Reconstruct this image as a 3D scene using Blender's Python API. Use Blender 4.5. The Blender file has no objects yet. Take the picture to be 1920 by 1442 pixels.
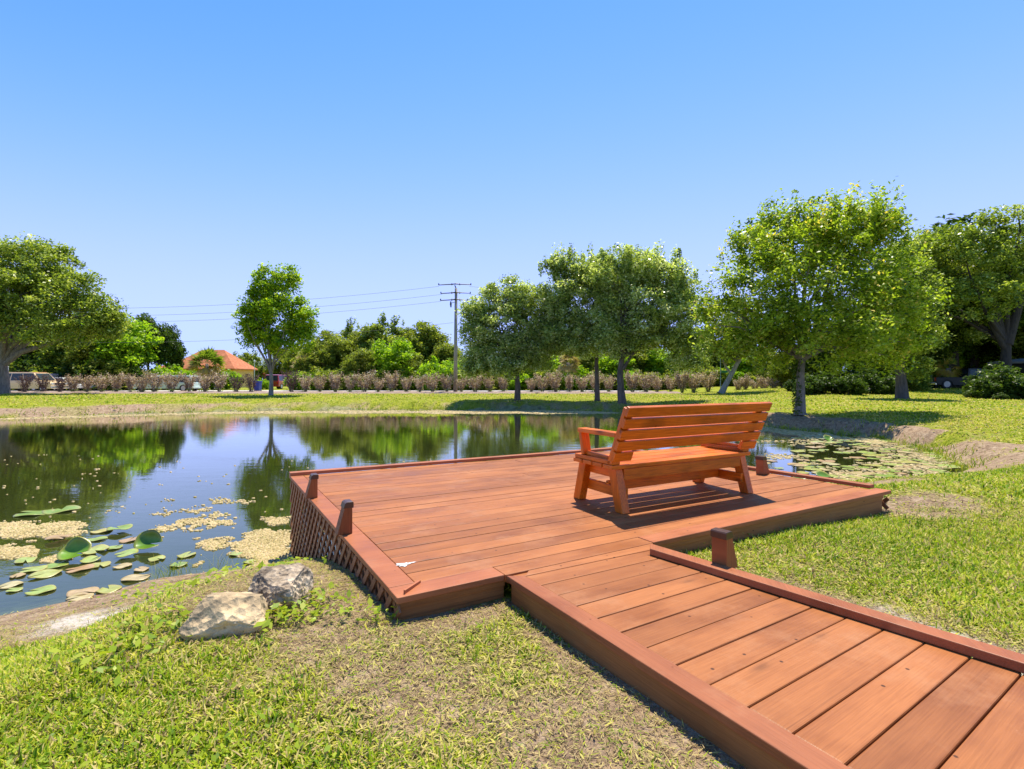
import bpy, bmesh, math, random
import numpy as np
from mathutils import Vector, Matrix

R = math.radians
rng = np.random.default_rng(7)
random.seed(7)
scene = bpy.context.scene
COL = scene.collection

# ------------------------------------------------------------------ camera, sky, sun
F, HY, CZ = 960.0, 712.0, 1.05          # focal length in photo pixels, horizon row, camera height over the deck
cd = bpy.data.cameras.new("camera")
cam = bpy.data.objects.new("camera", cd)
COL.objects.link(cam)
cam.location = (0, 0, CZ)
cam.rotation_euler = (R(90), 0, 0)
cd.sensor_width = 36.0
cd.lens = 36.0 * F / 1920.0
cd.shift_y = -(721 - HY) / 1920.0
cd.clip_start = 0.05
cd.clip_end = 8000
scene.camera = cam

SUN_EL, SUN_AZ = 71.0, 20.0             # azimuth from +Y towards +X
world = bpy.data.worlds.new("World")
scene.world = world
world.use_nodes = True
wn = world.node_tree
sky = wn.nodes.new("ShaderNodeTexSky")
sky.sky_type = 'NISHITA'
sky.sun_disc = False
sky.sun_elevation = R(SUN_EL)
sky.sun_rotation = R(SUN_AZ)
sky.air_density = 1.0
sky.dust_density = 0.0
sky.ozone_density = 4.0
sky.altitude = 500
bg = wn.nodes["Background"]
bg.inputs["Strength"].default_value = 0.15
hs = wn.nodes.new("ShaderNodeHueSaturation")
hs.inputs["Saturation"].default_value = 1.0
wn.links.new(sky.outputs[0], hs.inputs["Color"])
# camera-like response of the sky per channel: deeper red channel overhead, soft shoulder towards the horizon
sep = wn.nodes.new("ShaderNodeSeparateColor"); comb = wn.nodes.new("ShaderNodeCombineColor")
wn.links.new(hs.outputs[0], sep.inputs[0])
SKY_GAIN = 1.01
def sky_curve(i, power, lim, gain):
    pw = wn.nodes.new("ShaderNodeMath"); pw.operation = 'POWER'; pw.inputs[1].default_value = power
    wn.links.new(sep.outputs[i], pw.inputs[0])
    ad = wn.nodes.new("ShaderNodeMath"); ad.operation = 'ADD'; ad.inputs[1].default_value = lim
    ml = wn.nodes.new("ShaderNodeMath"); ml.operation = 'MULTIPLY'; ml.inputs[1].default_value = lim * gain
    dv = wn.nodes.new("ShaderNodeMath"); dv.operation = 'DIVIDE'
    wn.links.new(pw.outputs[0], ad.inputs[0]); wn.links.new(pw.outputs[0], ml.inputs[0])
    wn.links.new(ml.outputs[0], dv.inputs[0]); wn.links.new(ad.outputs[0], dv.inputs[1])
    wn.links.new(dv.outputs[0], comb.inputs[i])
sky_curve(0, 4.0, 6.0, .434 * SKY_GAIN)
sky_curve(1, 3.0, 9.0, .387 * SKY_GAIN)
sky_curve(2, 1.0, 40.0, 1.10 * SKY_GAIN)
wn.links.new(comb.outputs[0], bg.inputs[0])

sd_ = bpy.data.lights.new("sun", 'SUN')
sd_.energy = 4.9
sd_.angle = R(0.5)
sd_.color = (1.0, 0.925, 0.775)
sun = bpy.data.objects.new("sun", sd_)
COL.objects.link(sun)
sv = Vector((math.sin(R(SUN_AZ)) * math.cos(R(SUN_EL)), math.cos(R(SUN_AZ)) * math.cos(R(SUN_EL)), math.sin(R(SUN_EL))))
sun.rotation_euler = sv.to_track_quat('Z', 'Y').to_euler()
sun.location = (10, 30, 60)

scene.view_settings.view_transform = 'Standard'
scene.view_settings.look = 'None'
scene.view_settings.exposure = 0.64
scene.view_settings.gamma = 1.0

# ------------------------------------------------------------------ helpers
def tag(o, label=None, cat=None, group=None, kind=None):
    if label: o['label'] = label
    if cat: o['category'] = cat
    if group: o['group'] = group
    if kind: o['kind'] = kind
    return o

def empty(name, loc=(0, 0, 0), rz=0.0, label=None, cat=None, group=None):
    o = bpy.data.objects.new(name, None)
    COL.objects.link(o)
    o.location = loc
    o.rotation_euler = (0, 0, rz)
    o.empty_display_size = 0.2
    return tag(o, label, cat, group)

def link_mesh(name, me, mat=None, parent=None):
    o = bpy.data.objects.new(name, me)
    COL.objects.link(o)
    if mat is not None and not me.materials:
        me.materials.append(mat)
    if parent is not None: o.parent = parent
    return o

def np_mesh(name, verts, faces, mat=None, parent=None, attrs=None, smooth=False):
    """verts (N,3); faces: list of (M,k) integer arrays; attrs: name -> (N,) or (N,3) point data."""
    me = bpy.data.meshes.new(name)
    verts = np.asarray(verts, np.float32)
    me.vertices.add(len(verts))
    me.vertices.foreach_set("co", verts.ravel())
    if not isinstance(faces, (list, tuple)): faces = [faces]
    loops = np.concatenate([np.asarray(f, np.int32).ravel() for f in faces])
    tot = np.concatenate([np.full(len(f), f.shape[1], np.int32) for f in faces])
    start = np.concatenate([[0], np.cumsum(tot)[:-1]]).astype(np.int32)
    me.loops.add(len(loops))
    me.loops.foreach_set("vertex_index", loops)
    me.polygons.add(len(tot))
    me.polygons.foreach_set("loop_start", start)
    me.polygons.foreach_set("loop_total", tot)
    if smooth: me.polygons.foreach_set("use_smooth", np.ones(len(tot), bool))
    for k, a in (attrs or {}).items():
        a = np.asarray(a, np.float32)
        if a.ndim == 1:
            at = me.attributes.new(k, 'FLOAT', 'POINT'); at.data.foreach_set("value", a)
        else:
            at = me.attributes.new(k, 'FLOAT_VECTOR', 'POINT'); at.data.foreach_set("vector", a.ravel())
    me.update(calc_edges=True)
    return link_mesh(name, me, mat, parent)

def basis(d, up=(0, 0, 1)):
    d = Vector(d).normalized()
    s = d.cross(Vector(up))
    if s.length < 1e-4: s = d.cross(Vector((0, 1, 0)))
    s.normalize()
    u = s.cross(d).normalized()
    return d, s, u

class MB:
    """collects hexahedra, tubes and prisms; build() links them as one mesh with wood coordinates"""
    def __init__(self): self.v, self.f, self.w, self.r = [], [], [], []
    def add(self, vs, fs, ws=None, r=None):
        b = len(self.v)
        self.v += [tuple(p) for p in vs]
        self.f += [[b + i for i in f] for f in fs]
        if ws is None: ws = [tuple(p) for p in vs]
        self.w += ws
        r = random.random() if r is None else r
        self.r += [r] * len(vs)
    def hexa(self, bottom, top, r=None):
        """bottom, top: 4 points each, same order (counter-clockwise from above); grain runs from point 0 to point 1"""
        P = [Vector(p) for p in bottom] + [Vector(p) for p in top]
        a = (P[1] - P[0]).normalized()
        n = (P[4] - P[0]).normalized()
        c = n.cross(a)
        o = random.random() * 40
        ws = [((p - P[0]).dot(a) + o, (p - P[0]).dot(c) + o * .37, (p - P[0]).dot(n) + o * .11) for p in P]
        self.add(P, [(3, 2, 1, 0), (4, 5, 6, 7), (0, 1, 5, 4), (1, 2, 6, 5), (2, 3, 7, 6), (3, 0, 4, 7)], ws, r)
    def beam(self, p0, p1, w, h, up=(0, 0, 1), r=None):
        """lumber from p0 to p1 (centre line), w across, h along up"""
        d, s, u = basis(Vector(p1) - Vector(p0), up)
        p0, p1 = Vector(p0), Vector(p1)
        a, b = s * (w / 2), u * (h / 2)
        self.hexa([p0 + a - b, p1 + a - b, p1 - a - b, p0 - a - b], [p0 + a + b, p1 + a + b, p1 - a + b, p0 - a + b], r)
    def box(self, c, dims):
        x, y, z = c; a, b, e = dims[0] / 2, dims[1] / 2, dims[2] / 2
        q = [(x - a, y - b), (x + a, y - b), (x + a, y + b), (x - a, y + b)]
        self.hexa([(i, j, z - e) for i, j in q], [(i, j, z + e) for i, j in q])
    def tube(self, pts, radii, n=8, cap=True):
        pts = [Vector(p) for p in pts]
        if not hasattr(radii, '__len__'): radii = [radii] * len(pts)
        vs, fs, ws = [], [], []
        o = random.random() * 20; run = 0
        _, s, u = basis(pts[1] - pts[0], (0.02, 1, 0.1))
        for i, p in enumerate(pts):
            d = (pts[min(i + 1, len(pts) - 1)] - pts[max(i - 1, 0)]).normalized()
            s = (s - d * s.dot(d)).normalized(); u = d.cross(s)
            if i: run += (p - pts[i - 1]).length
            for k in range(n):
                a = 2 * math.pi * k / n
                vs.append(p + (s * math.cos(a) + u * math.sin(a)) * radii[i])
                ws.append((run + o, k / n + o, 0))
        for i in range(len(pts) - 1):
            for k in range(n):
                a, b = i * n + k, i * n + (k + 1) % n
                fs.append((a, b, b + n, a + n))
        if cap:
            fs.append(tuple(range(n))[::-1]); fs.append(tuple((len(pts) - 1) * n + k for k in range(n)))
        self.add(vs, fs, ws)
    def prism(self, poly, axis_o, ax, ay, az, depth):
        """2-D polygon (a,b) placed at axis_o + a*ax + b*ay, extruded along az by depth (centred)"""
        O, ax, ay, az = Vector(axis_o), Vector(ax), Vector(ay), Vector(az)
        n = len(poly)
        vs = [O + ax * a + ay * b - az * (depth / 2) for a, b in poly] + [O + ax * a + ay * b + az * (depth / 2) for a, b in poly]
        fs = [tuple(range(n))[::-1], tuple(range(n, 2 * n))] + [(i, (i + 1) % n, n + (i + 1) % n, n + i) for i in range(n)]
        o = random.random() * 20
        ws = [(b + o, a + o, 0) for a, b in poly] * 2
        self.add(vs, fs, ws)
    def build(self, name, mat, parent=None, bevel=0.0, smooth=False, seg=2):
        me = bpy.data.meshes.new(name)
        me.from_pydata([tuple(p) for p in self.v], [], self.f)
        at = me.attributes.new("wood", 'FLOAT_VECTOR', 'POINT')
        at.data.foreach_set("vector", np.array(self.w, np.float32).ravel())
        at = me.attributes.new("rnd", 'FLOAT', 'POINT')
        at.data.foreach_set("value", np.array(self.r, np.float32))
        bm = bmesh.new(); bm.from_mesh(me)
        bmesh.ops.recalc_face_normals(bm, faces=bm.faces)
        bm.to_mesh(me); bm.free()
        if smooth: me.polygons.foreach_set("use_smooth", np.ones(len(me.polygons), bool))
        o = link_mesh(name, me, mat, parent)
        if bevel:
            m = o.modifiers.new("bevel", 'BEVEL'); m.width = bevel; m.segments = seg; m.limit_method = 'ANGLE'; m.angle_limit = R(40)
        return o

def copy_tree(o, parent=None, label=None, group=None):
    c = o.copy(); COL.objects.link(c)
    if parent is not None: c.parent = parent
    if label: c['label'] = label
    if group: c['group'] = group
    for ch in o.children: copy_tree(ch, c)
    return c

def vnoise(x, y, seed=0):
    """smooth value noise, numpy"""
    xi, yi = np.floor(x).astype(np.int64), np.floor(y).astype(np.int64)
    fx, fy = x - xi, y - yi
    fx, fy = fx * fx * (3 - 2 * fx), fy * fy * (3 - 2 * fy)
    def h(i, j):
        n = (i * 374761393 + j * 668265263 + seed * 1442695041) & 0x7fffffff
        n = ((n ^ (n >> 13)) * 1274126177) & 0x7fffffff
        return ((n ^ (n >> 16)) & 0xffff) / 65535.0
    return (h(xi, yi) * (1 - fx) + h(xi + 1, yi) * fx) * (1 - fy) + (h(xi, yi + 1) * (1 - fx) + h(xi + 1, yi + 1) * fx) * fy

def fbm(x, y, seed=0, oct=4):
    t, a, s = 0, .5, 0
    for i in range(oct):
        t = t + a * vnoise(x * 2 ** i + 17.3 * i, y * 2 ** i + 5.1 * i, seed + i); s += a; a *= .5
    return t / s

def sstep(t):
    t = np.clip(t, 0, 1); return t * t * (3 - 2 * t)

# ------------------------------------------------------------------ materials
def new_mat(name):
    m = bpy.data.materials.new(name); m.use_nodes = True
    nt = m.node_tree
    return m, nt, nt.nodes["Principled BSDF"]

def N(nt, typ, **kw):
    n = nt.nodes.new(typ)
    for k, v in kw.items():
        if k in n.inputs: n.inputs[k].default_value = v
        else: setattr(n, k, v)
    return n

def ramp(nt, stops, fac=None, interp='LINEAR'):
    n = nt.nodes.new("ShaderNodeValToRGB"); n.color_ramp.interpolation = interp
    e = n.color_ramp.elements
    while len(e) < len(stops): e.new(0.5)
    for i, (p, c) in enumerate(stops):
        e[i].position = p; e[i].color = (*c, 1) if len(c) == 3 else c
    if fac is not None: nt.links.new(fac, n.inputs[0])
    return n

def mix(nt, a, b, fac, typ='MIX'):
    n = nt.nodes.new("ShaderNodeMix"); n.data_type = 'RGBA'; n.blend_type = typ
    for k, v in ((0, fac), (6, a), (7, b)):
        if isinstance(v, bpy.types.NodeSocket): nt.links.new(v, n.inputs[k])
        elif k == 0: n.inputs[0].default_value = v
        else: n.inputs[k].default_value = (*v, 1)
    return n.outputs[2]

def attr(nt, name, out="Fac"):
    n = nt.nodes.new("ShaderNodeAttribute"); n.attribute_name = name
    return n.outputs[out]

def plain(name, col, rough=.6, metal=0.0, var=.12, scale=6.0, bump=0.0, coat=0.0):
    m, nt, p = new_mat(name)
    tc = nt.nodes.new("ShaderNodeTexCoord")
    nz = N(nt, "ShaderNodeTexNoise", Scale=scale, Detail=5.0)
    nt.links.new(tc.outputs["Object"], nz.inputs["Vector"])
    d = tuple(c * (1 - var) for c in col); l = tuple(min(1, c * (1 + var)) for c in col)
    r = ramp(nt, [(.3, d), (.7, l)], nz.outputs[0])
    nt.links.new(r.outputs[0], p.inputs["Base Color"])
    p.inputs["Roughness"].default_value = rough; p.inputs["Metallic"].default_value = metal
    p.inputs["Coat Weight"].default_value = coat
    if bump:
        b = N(nt, "ShaderNodeBump", Strength=bump, Distance=.02)
        nt.links.new(nz.outputs[0], b.inputs["Height"]); nt.links.new(b.outputs[0], p.inputs["Normal"])
    return m

def wood(name, light, mid, dark, rough=.5, blotch=.76, knots=.5, coat=0.0, crack=.5, dirt=None, bstr=.35, rings=1.0):
    m, nt, p = new_mat(name)
    L = nt.links
    w = attr(nt, "wood", "Vector"); rd = attr(nt, "rnd")
    def nz(sc, detail, rough_=.5, dist=0.0):
        mp = N(nt, "ShaderNodeMapping"); mp.inputs["Scale"].default_value = sc
        L.new(w, mp.inputs["Vector"])
        n = N(nt, "ShaderNodeTexNoise", Scale=1.0, Detail=detail, Roughness=rough_, Distortion=dist)
        L.new(mp.outputs[0], n.inputs["Vector"]); return n.outputs[0]
    broad = nz((1.4, 14, 14), 3.0, .5, .6)
    fine = nz((5, 190, 190), 4.0, .6)
    blot = nz((2.2, 3.0, 3.0), 4.0, .55)
    r1 = ramp(nt, [(.28, dark), (.46, mid), (.72, light)], broad)
    r2 = ramp(nt, [(.3, tuple(c * .72 for c in mid)), (.62, light)], fine)
    c = mix(nt, r1.outputs[0], r2.outputs[0], .5 * rings)
    rb = ramp(nt, [(.30, (blotch, blotch * .95, blotch * .9)), (.5, (1.0, 1.0, 1.0)), (.7, (1.10, 1.12, 1.14))], blot)
    c = mix(nt, c, rb.outputs[0], .8, 'MULTIPLY')
    rr = ramp(nt, [(0, (.78, .75, .72)), (.5, (1, 1, 1)), (1, (1.14, 1.16, 1.2))], rd)
    c = mix(nt, c, rr.outputs[0], 1.0, 'MULTIPLY')
    # knots
    mp = N(nt, "ShaderNodeMapping"); mp.inputs["Scale"].default_value = (1.9, 6.0, 6.0); L.new(w, mp.inputs["Vector"])
    vo = N(nt, "ShaderNodeTexVoronoi", Scale=1.0); L.new(mp.outputs[0], vo.inputs["Vector"])
    kr = ramp(nt, [(.045, (1, 1, 1)), (.10, (.35, .35, .35)), (.16, (0, 0, 0))], vo.outputs["Distance"])
    km = N(nt, "ShaderNodeMath", operation='MULTIPLY'); L.new(kr.outputs[0], km.inputs[0]); km.inputs[1].default_value = knots
    c = mix(nt, c, tuple(x * .35 for x in dark), km.outputs[0])
    # cracks (checks) along the grain
    cn = nz((.9, 60, 60), 2.0, .5, .3)
    cr = ramp(nt, [(.66, (0, 0, 0)), (.72, (1, 1, 1))], cn)
    cm = N(nt, "ShaderNodeMath", operation='MULTIPLY'); L.new(cr.outputs[0], cm.inputs[0]); cm.inputs[1].default_value = crack
    c = mix(nt, c, tuple(x * .4 for x in dark), cm.outputs[0])
    if dirt is not None:   # pale scuffs and dust
        tc = nt.nodes.new("ShaderNodeTexCoord")
        dn = N(nt, "ShaderNodeTexNoise", Scale=2.3, Detail=9.0, Roughness=.72); L.new(tc.outputs["Object"], dn.inputs["Vector"])
        dr = ramp(nt, [(.52, (0, 0, 0)), (.74, (1, 1, 1))], dn.outputs[0])
        dm = N(nt, "ShaderNodeMath", operation='MULTIPLY'); L.new(dr.outputs[0], dm.inputs[0]); dm.inputs[1].default_value = .55
        c = mix(nt, c, dirt, dm.outputs[0])
        sp = N(nt, "ShaderNodeTexVoronoi", Scale=26.0); L.new(tc.outputs["Object"], sp.inputs["Vector"])
        sr = ramp(nt, [(.05, (1, 1, 1)), (.09, (0, 0, 0))], sp.outputs["Distance"])
        sm = N(nt, "ShaderNodeMath", operation='MULTIPLY'); L.new(sr.outputs[0], sm.inputs[0]); L.new(dm.outputs[0], sm.inputs[1])
        c = mix(nt, c, tuple(min(1, x * 1.7 + .1) for x in dirt), sm.outputs[0])
    if dirt is not None:   # dark screw holes, pits and bits of debris
        sv = N(nt, "ShaderNodeTexVoronoi", Scale=9.0); L.new(tc.outputs["Object"], sv.inputs["Vector"])
        sq = ramp(nt, [(.045, (1, 1, 1)), (.075, (0, 0, 0))], sv.outputs["Distance"])
        c = mix(nt, c, tuple(x * .3 for x in dark), sq.outputs[0])
    L.new(c, p.inputs["Base Color"])
    rf = ramp(nt, [(.3, (rough - .1,) * 3), (.7, (rough + .14,) * 3)], blot)
    L.new(rf.outputs[0], p.inputs["Roughness"]); p.inputs["Specular IOR Level"].default_value = .3
    p.inputs["Coat Weight"].default_value = coat; p.inputs["Coat Roughness"].default_value = .25
    b = N(nt, "ShaderNodeBump", Strength=bstr, Distance=.004)
    L.new(fine, b.inputs["Height"]); L.new(b.outputs[0], p.inputs["Normal"])
    return m

def leaf_mat(name, stops, trans=.35, rough=.45):
    """per-leaf 'tint' picks the colour; leaves let some light through"""
    m, nt, p = new_mat(name)
    r = ramp(nt, stops, attr(nt, "tint"))
    nt.links.new(r.outputs[0], p.inputs["Base Color"])
    p.inputs["Roughness"].default_value = rough
    p.inputs["Specular IOR Level"].default_value = .22
    t = nt.nodes.new("ShaderNodeBsdfTranslucent")
    g = mix(nt, r.outputs[0], (1.25, 1.35, .5), 1.0, 'MULTIPLY')
    nt.links.new(g, t.inputs[0])
    ms = nt.nodes.new("ShaderNodeMixShader"); ms.inputs[0].default_value = trans
    nt.links.new(p.outputs[0], ms.inputs[1]); nt.links.new(t.outputs[0], ms.inputs[2])
    nt.links.new(ms.outputs[0], nt.nodes["Material Output"].inputs[0])
    return m

def bark_mat(name, a, b, scale=1.0):
    m, nt, p = new_mat(name)
    tc = nt.nodes.new("ShaderNodeTexCoord")
    mp = N(nt, "ShaderNodeMapping"); mp.inputs["Scale"].default_value = (9 * scale, 9 * scale, 2.2 * scale)
    nt.links.new(tc.outputs["Object"], mp.inputs["Vector"])
    nz = N(nt, "ShaderNodeTexNoise", Scale=1.0, Detail=8.0, Roughness=.7, Distortion=.5)
    nt.links.new(mp.outputs[0], nz.inputs["Vector"])
    r = ramp(nt, [(.32, a), (.68, b)], nz.outputs[0])
    nt.links.new(r.outputs[0], p.inputs["Base Color"]); p.inputs["Roughness"].default_value = .9
    bu = N(nt, "ShaderNodeBump", Strength=.9, Distance=.03)
    nt.links.new(nz.outputs[0], bu.inputs["Height"]); nt.links.new(bu.outputs[0], p.inputs["Normal"])
    return m

M = {}
M['deck'] = wood('deck_stain', (.395, .138, .040), (.335, .109, .029), (.24, .070, .018), rough=.52, knots=.5, dirt=(.46, .215, .10), crack=.35)
M['trim'] = wood('deck_trim_stain', (.435, .142, .055), (.37, .115, .043), (.27, .076, .027), rough=.5, knots=.25, dirt=(.42, .19, .09), crack=.2)
M['fascia'] = wood('fascia_stain', (.40, .165, .052), (.31, .120, .036), (.17, .072, .024), rough=.62, knots=.3, dirt=(.20, .15, .07), crack=.3)
M['lattice'] = wood('lattice_stain', (.34, .150, .070), (.28, .115, .052), (.19, .078, .036), rough=.6, knots=.1, dirt=(.30, .2, .13), crack=.1)
M['post'] = wood('post_stain', (.38, .120, .034), (.29, .080, .022), (.17, .044, .012), rough=.5, knots=.1, crack=.3, rings=1.6)
M['bench'] = wood('bench_varnish', (.86, .20, .008), (.58, .105, .004), (.17, .024, .002), rough=.36, knots=.75, coat=.12, crack=.3, rings=1.7, blotch=.42)
M['cap'] = plain('dark_cap', (.075, .034, .018), rough=.35, scale=30)
M['whitepaint'] = plain('white_splash', (.72, .70, .66), rough=.7, scale=30)

# ------------------------------------------------------------------ ground shape
SHORE = np.array([(-2.2, 5.25), (-2.9, 5.12), (-3.4, 4.9), (-3.65, 4.55), (-4.15, 4.1), (-5.2, 3.5), (-7, 2.9), (-11, 2.4), (-18, 2.6), (-26, 5), (-33, 11), (-35, 18), (-31, 23), (-25.2, 25.2),
                  (-20, 28.6), (-15, 31.0), (-9, 32.2), (-3.7, 32.4), (1.3, 31.8), (4.6, 31.0), (6.2, 29.6), (8.3, 25), (10.1, 20.9), (11.2, 18.6), (11.9, 16.6), (11.5, 14.6), (11.0, 13.2), (9.7, 10.9), (8.1, 9.55), (6.7, 8.9), (4.5, 8.3), (2, 7.0), (0, 6.1)])

def inside(px, py, poly):
    r = np.zeros(px.shape, bool)
    n = len(poly)
    for i in range(n):
        x1, y1 = poly[i]; x2, y2 = poly[(i + 1) % n]
        c = ((y1 > py) != (y2 > py)) & (px < (x2 - x1) * (py - y1) / (y2 - y1 + 1e-12) + x1)
        r ^= c
    return r

def shore_dist(px, py):
    """signed distance to the shoreline, positive on land"""
    d = np.full(px.shape, 1e9)
    n = len(SHORE)
    for i in range(n):
        a, b = SHORE[i], SHORE[(i + 1) % n]
        ab = b - a
        t = np.clip(((px - a[0]) * ab[0] + (py - a[1]) * ab[1]) / (ab @ ab), 0, 1)
        d = np.minimum(d, np.hypot(px - a[0] - t * ab[0], py - a[1] - t * ab[1]))
    return np.where(inside(px, py, SHORE), -d, d)

WATER = -0.85
def gz(px, py, rough=True):
    px = np.asarray(px, float); py = np.asarray(py, float)
    sd = shore_dist(px, py)
    wob = (fbm(px * .9, py * .9, 3, 3) - .5)
    nr = sstep((9.5 - py) / 3.0) * sstep((4.5 - px) / 2.5)        # gentle near bank
    top = -.15 + .45 * sstep((py - 30) / 14) * sstep((px - 15) / 9)
    tn = np.clip(sd / 3.2, 0, 1); tl = np.clip(sd / 3.9, 0, 1); kl = sstep((-1.7 - px) / 1.3)
    near = WATER + (top + .02 - WATER) * ((1 - (1 - tn) ** 2) * (1 - kl) + tl ** 1.08 * kl)
    sdw = np.maximum(sd + wob * .9 * np.clip(sd, 0, 1), 0)
    low = -.42
    cut = (px > 7) & (px < 12.6) & (py > 14.5) & (py < 24)
    far = WATER + (low - WATER) * sstep(sdw / np.where(cut, .42, .9)) + (top - low) * sstep((sdw - .5) / 6.0)
    nrr = sstep((12 - py) / 3.0) * (1 - nr)                          # right of the deck: soft slope
    tr = np.clip(sd / 2.8, 0, 1); right = WATER + (top - WATER) * (1 - (1 - tr) ** 2)
    far = far * (1 - nrr) + right * nrr
    z = near * nr + far * (1 - nr)
    bed = WATER - np.clip(-sd * .28, 0, 1.7)
    z = np.where(sd > 0, z, bed)
    if rough:
        k = np.clip(sd * 1.5, 0, 1) * np.clip((42 - py) / 4, 0, 1)
        z = z + (fbm(px * 1.7, py * 1.7, 11, 3) - .5) * .05 * k
        bank = np.clip(sd * 2, 0, 1) * np.clip((2.4 - sd) / 1.2, 0, 1) * (1 - nr) * np.clip((py - 11) / 4, 0, 1)
        z = z + (fbm(px * 2.6, py * 2.6, 21, 3) - .5) * .34 * bank
    return z

def gz1(x, y): return float(gz(np.array([x]), np.array([y]))[0])

def g(px, py, dz=0.0):
    """photo pixel on the horizontal plane at height dz (deck top = 0)"""
    d = F * (CZ - dz) / (py - HY)
    return Vector(((px - 960) / F * d, d, dz))
# ------------------------------------------------------------------ ground, water, road, mulch
QFL, QFR, QBR, QBL = g(745, 1122), g(1671, 920), g(1161, 842), g(542, 891)     # corners of the deck
J1, J2 = g(950, 1080), g(1222, 1020)
WL = (g(1513, 1441) - J1).normalized()                                             # left edge of the boardwalk, towards the viewer
K0, K1 = g(1219, 1019, .038), g(1918, 1227, .038)
WR = (K1 - K0); WR.z = 0; WR.normalize(); K0.z = 0
WLEN = 6.2
DECK_POLY = np.array([(p.x, p.y) for p in (QFL, QFR, QBR, QBL)])
WALK_POLY = np.array([(p.x, p.y) for p in (J1, J1 + WL * WLEN, K0 + WR * WLEN, K0)])

def soil_mask(x, y):
    sd = shore_dist(x, y)
    n = fbm(x * 1.3, y * 1.3, 31, 4); n2 = fbm(x * 5, y * 5, 41, 3)
    s = np.zeros(x.shape)
    def spot(cx, cy, rx, ry, k=1.0, rot=0.0):
        c, q = math.cos(rot), math.sin(rot)
        dx, dy = x - cx, y - cy
        a, b = (dx * c + dy * q) / rx, (-dx * q + dy * c) / ry
        return k * np.clip(1.45 - np.hypot(a, b), 0, 1)
    near = (y < 8.0) & (x < 3)
    s = np.where(near, np.clip(1.65 - sd / 1.1, 0, 1) * 1.0, s)               # bare strip along the near shore
    s = np.maximum(s, spot(-2.7, 3.6, .9, .42, 1.2, .3))
    s = np.maximum(s, spot(-1.9, 3.6, .9, .5, 1.0, .2))
    s = np.maximum(s, spot(-.8, 2.75, .5, .5, .95))                    # pale sandy patch by the water
    s = np.maximum(s, spot(-1.2, 3.1, .85, .85, .95))                           # round the rocks and the lattice foot
    s = np.maximum(s, spot(-.45, 2.1, .75, .55, .62, -.5))                     # notch between deck and boardwalk
    s = np.maximum(s, spot(-.28, 2.52, .42, .14, 1.1, .5))
    s = np.maximum(s, spot(.5, 1.75, 1.1, .13, 1.0, -1.02))
    s = np.maximum(s, spot(.35, 1.6, .45, 1.3, .60, .55))
    s = np.maximum(s, spot(-.85, 2.35, .3, .3, .8))
    s = np.maximum(s, spot(1.9, 3.25, .8, .45, .5, .45))                       # strip along the deck and boardwalk, right
    s = np.maximum(s, spot(1.75, 2.55, .30, .8, .8, .6))
    s = np.maximum(s, spot(2.2, 1.95, .25, .9, .75, .6))
    s = np.maximum(s, spot(4.0, 5.0, .9, .6, .55, .5))
    s = np.maximum(s, spot(4.7, 6.6, .8, .25, .8, .3))
    s = np.maximum(s, spot(6.0, 8.1, 1.6, .35, .6, .35))
    far = (sd > 0) & ((y > 9) | (x > 9))
    bank = np.clip((1.25 - np.abs(sd - .85)) / .5, 0, 1)
    bl = np.where(y > 20, .36 + .3 * sstep((-14 - x) / 8), np.where(x < 11.5, .7, .25)) * bank
    wide = np.clip((4.2 - sd) / 3.0, 0, 1) * .30 * (y > 22)
    s = np.where(far & (y > 9), np.maximum(s, np.maximum(bl, wide)), s)
    s = np.maximum(s, spot(12.9, 13.6, .9, .4, .4, .5))
    s = np.maximum(s, spot(13.2, 11.6, 1.4, .3, .36, .4))
    s = np.where((x > 7) & (x < 12.8) & (y > 14.5) & (y < 24) & (sd > 0), np.maximum(s, np.clip((1.9 - sd) / .9, 0, 1)), s)
    return np.clip(s + (n - .5) * .75 * (s > .02) + (n2 - .5) * .5 * (s > .02), 0, 1) + 0

def sand_mask(x, y):
    n = fbm(x * 4, y * 4, 71, 4)
    def spot(cx, cy, rx, ry):
        return np.clip(1.3 - np.hypot((x - cx) / rx, (y - cy) / ry), 0, 1)
    k = np.maximum.reduce([spot(-2.75, 3.62, .62, .32), spot(-2.3, 3.55, .4, .25) * .8, spot(6.0, 8.2, 1.4, .3) * .6, spot(1.95, 2.3, .2, .5) * .5])
    return np.clip(k * 1.6 + (n - .5) * 1.6 * (k > 0), 0, 1)

def lines(a, b, step, lo, hi, grow):
    c = list(np.arange(a, b + step * .5, step))
    d = step
    while c[-1] < hi: d *= grow; c.append(c[-1] + d)
    d = step
    while c[0] > lo: d *= grow; c.insert(0, c[0] - d)
    return np.array(c)

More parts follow.
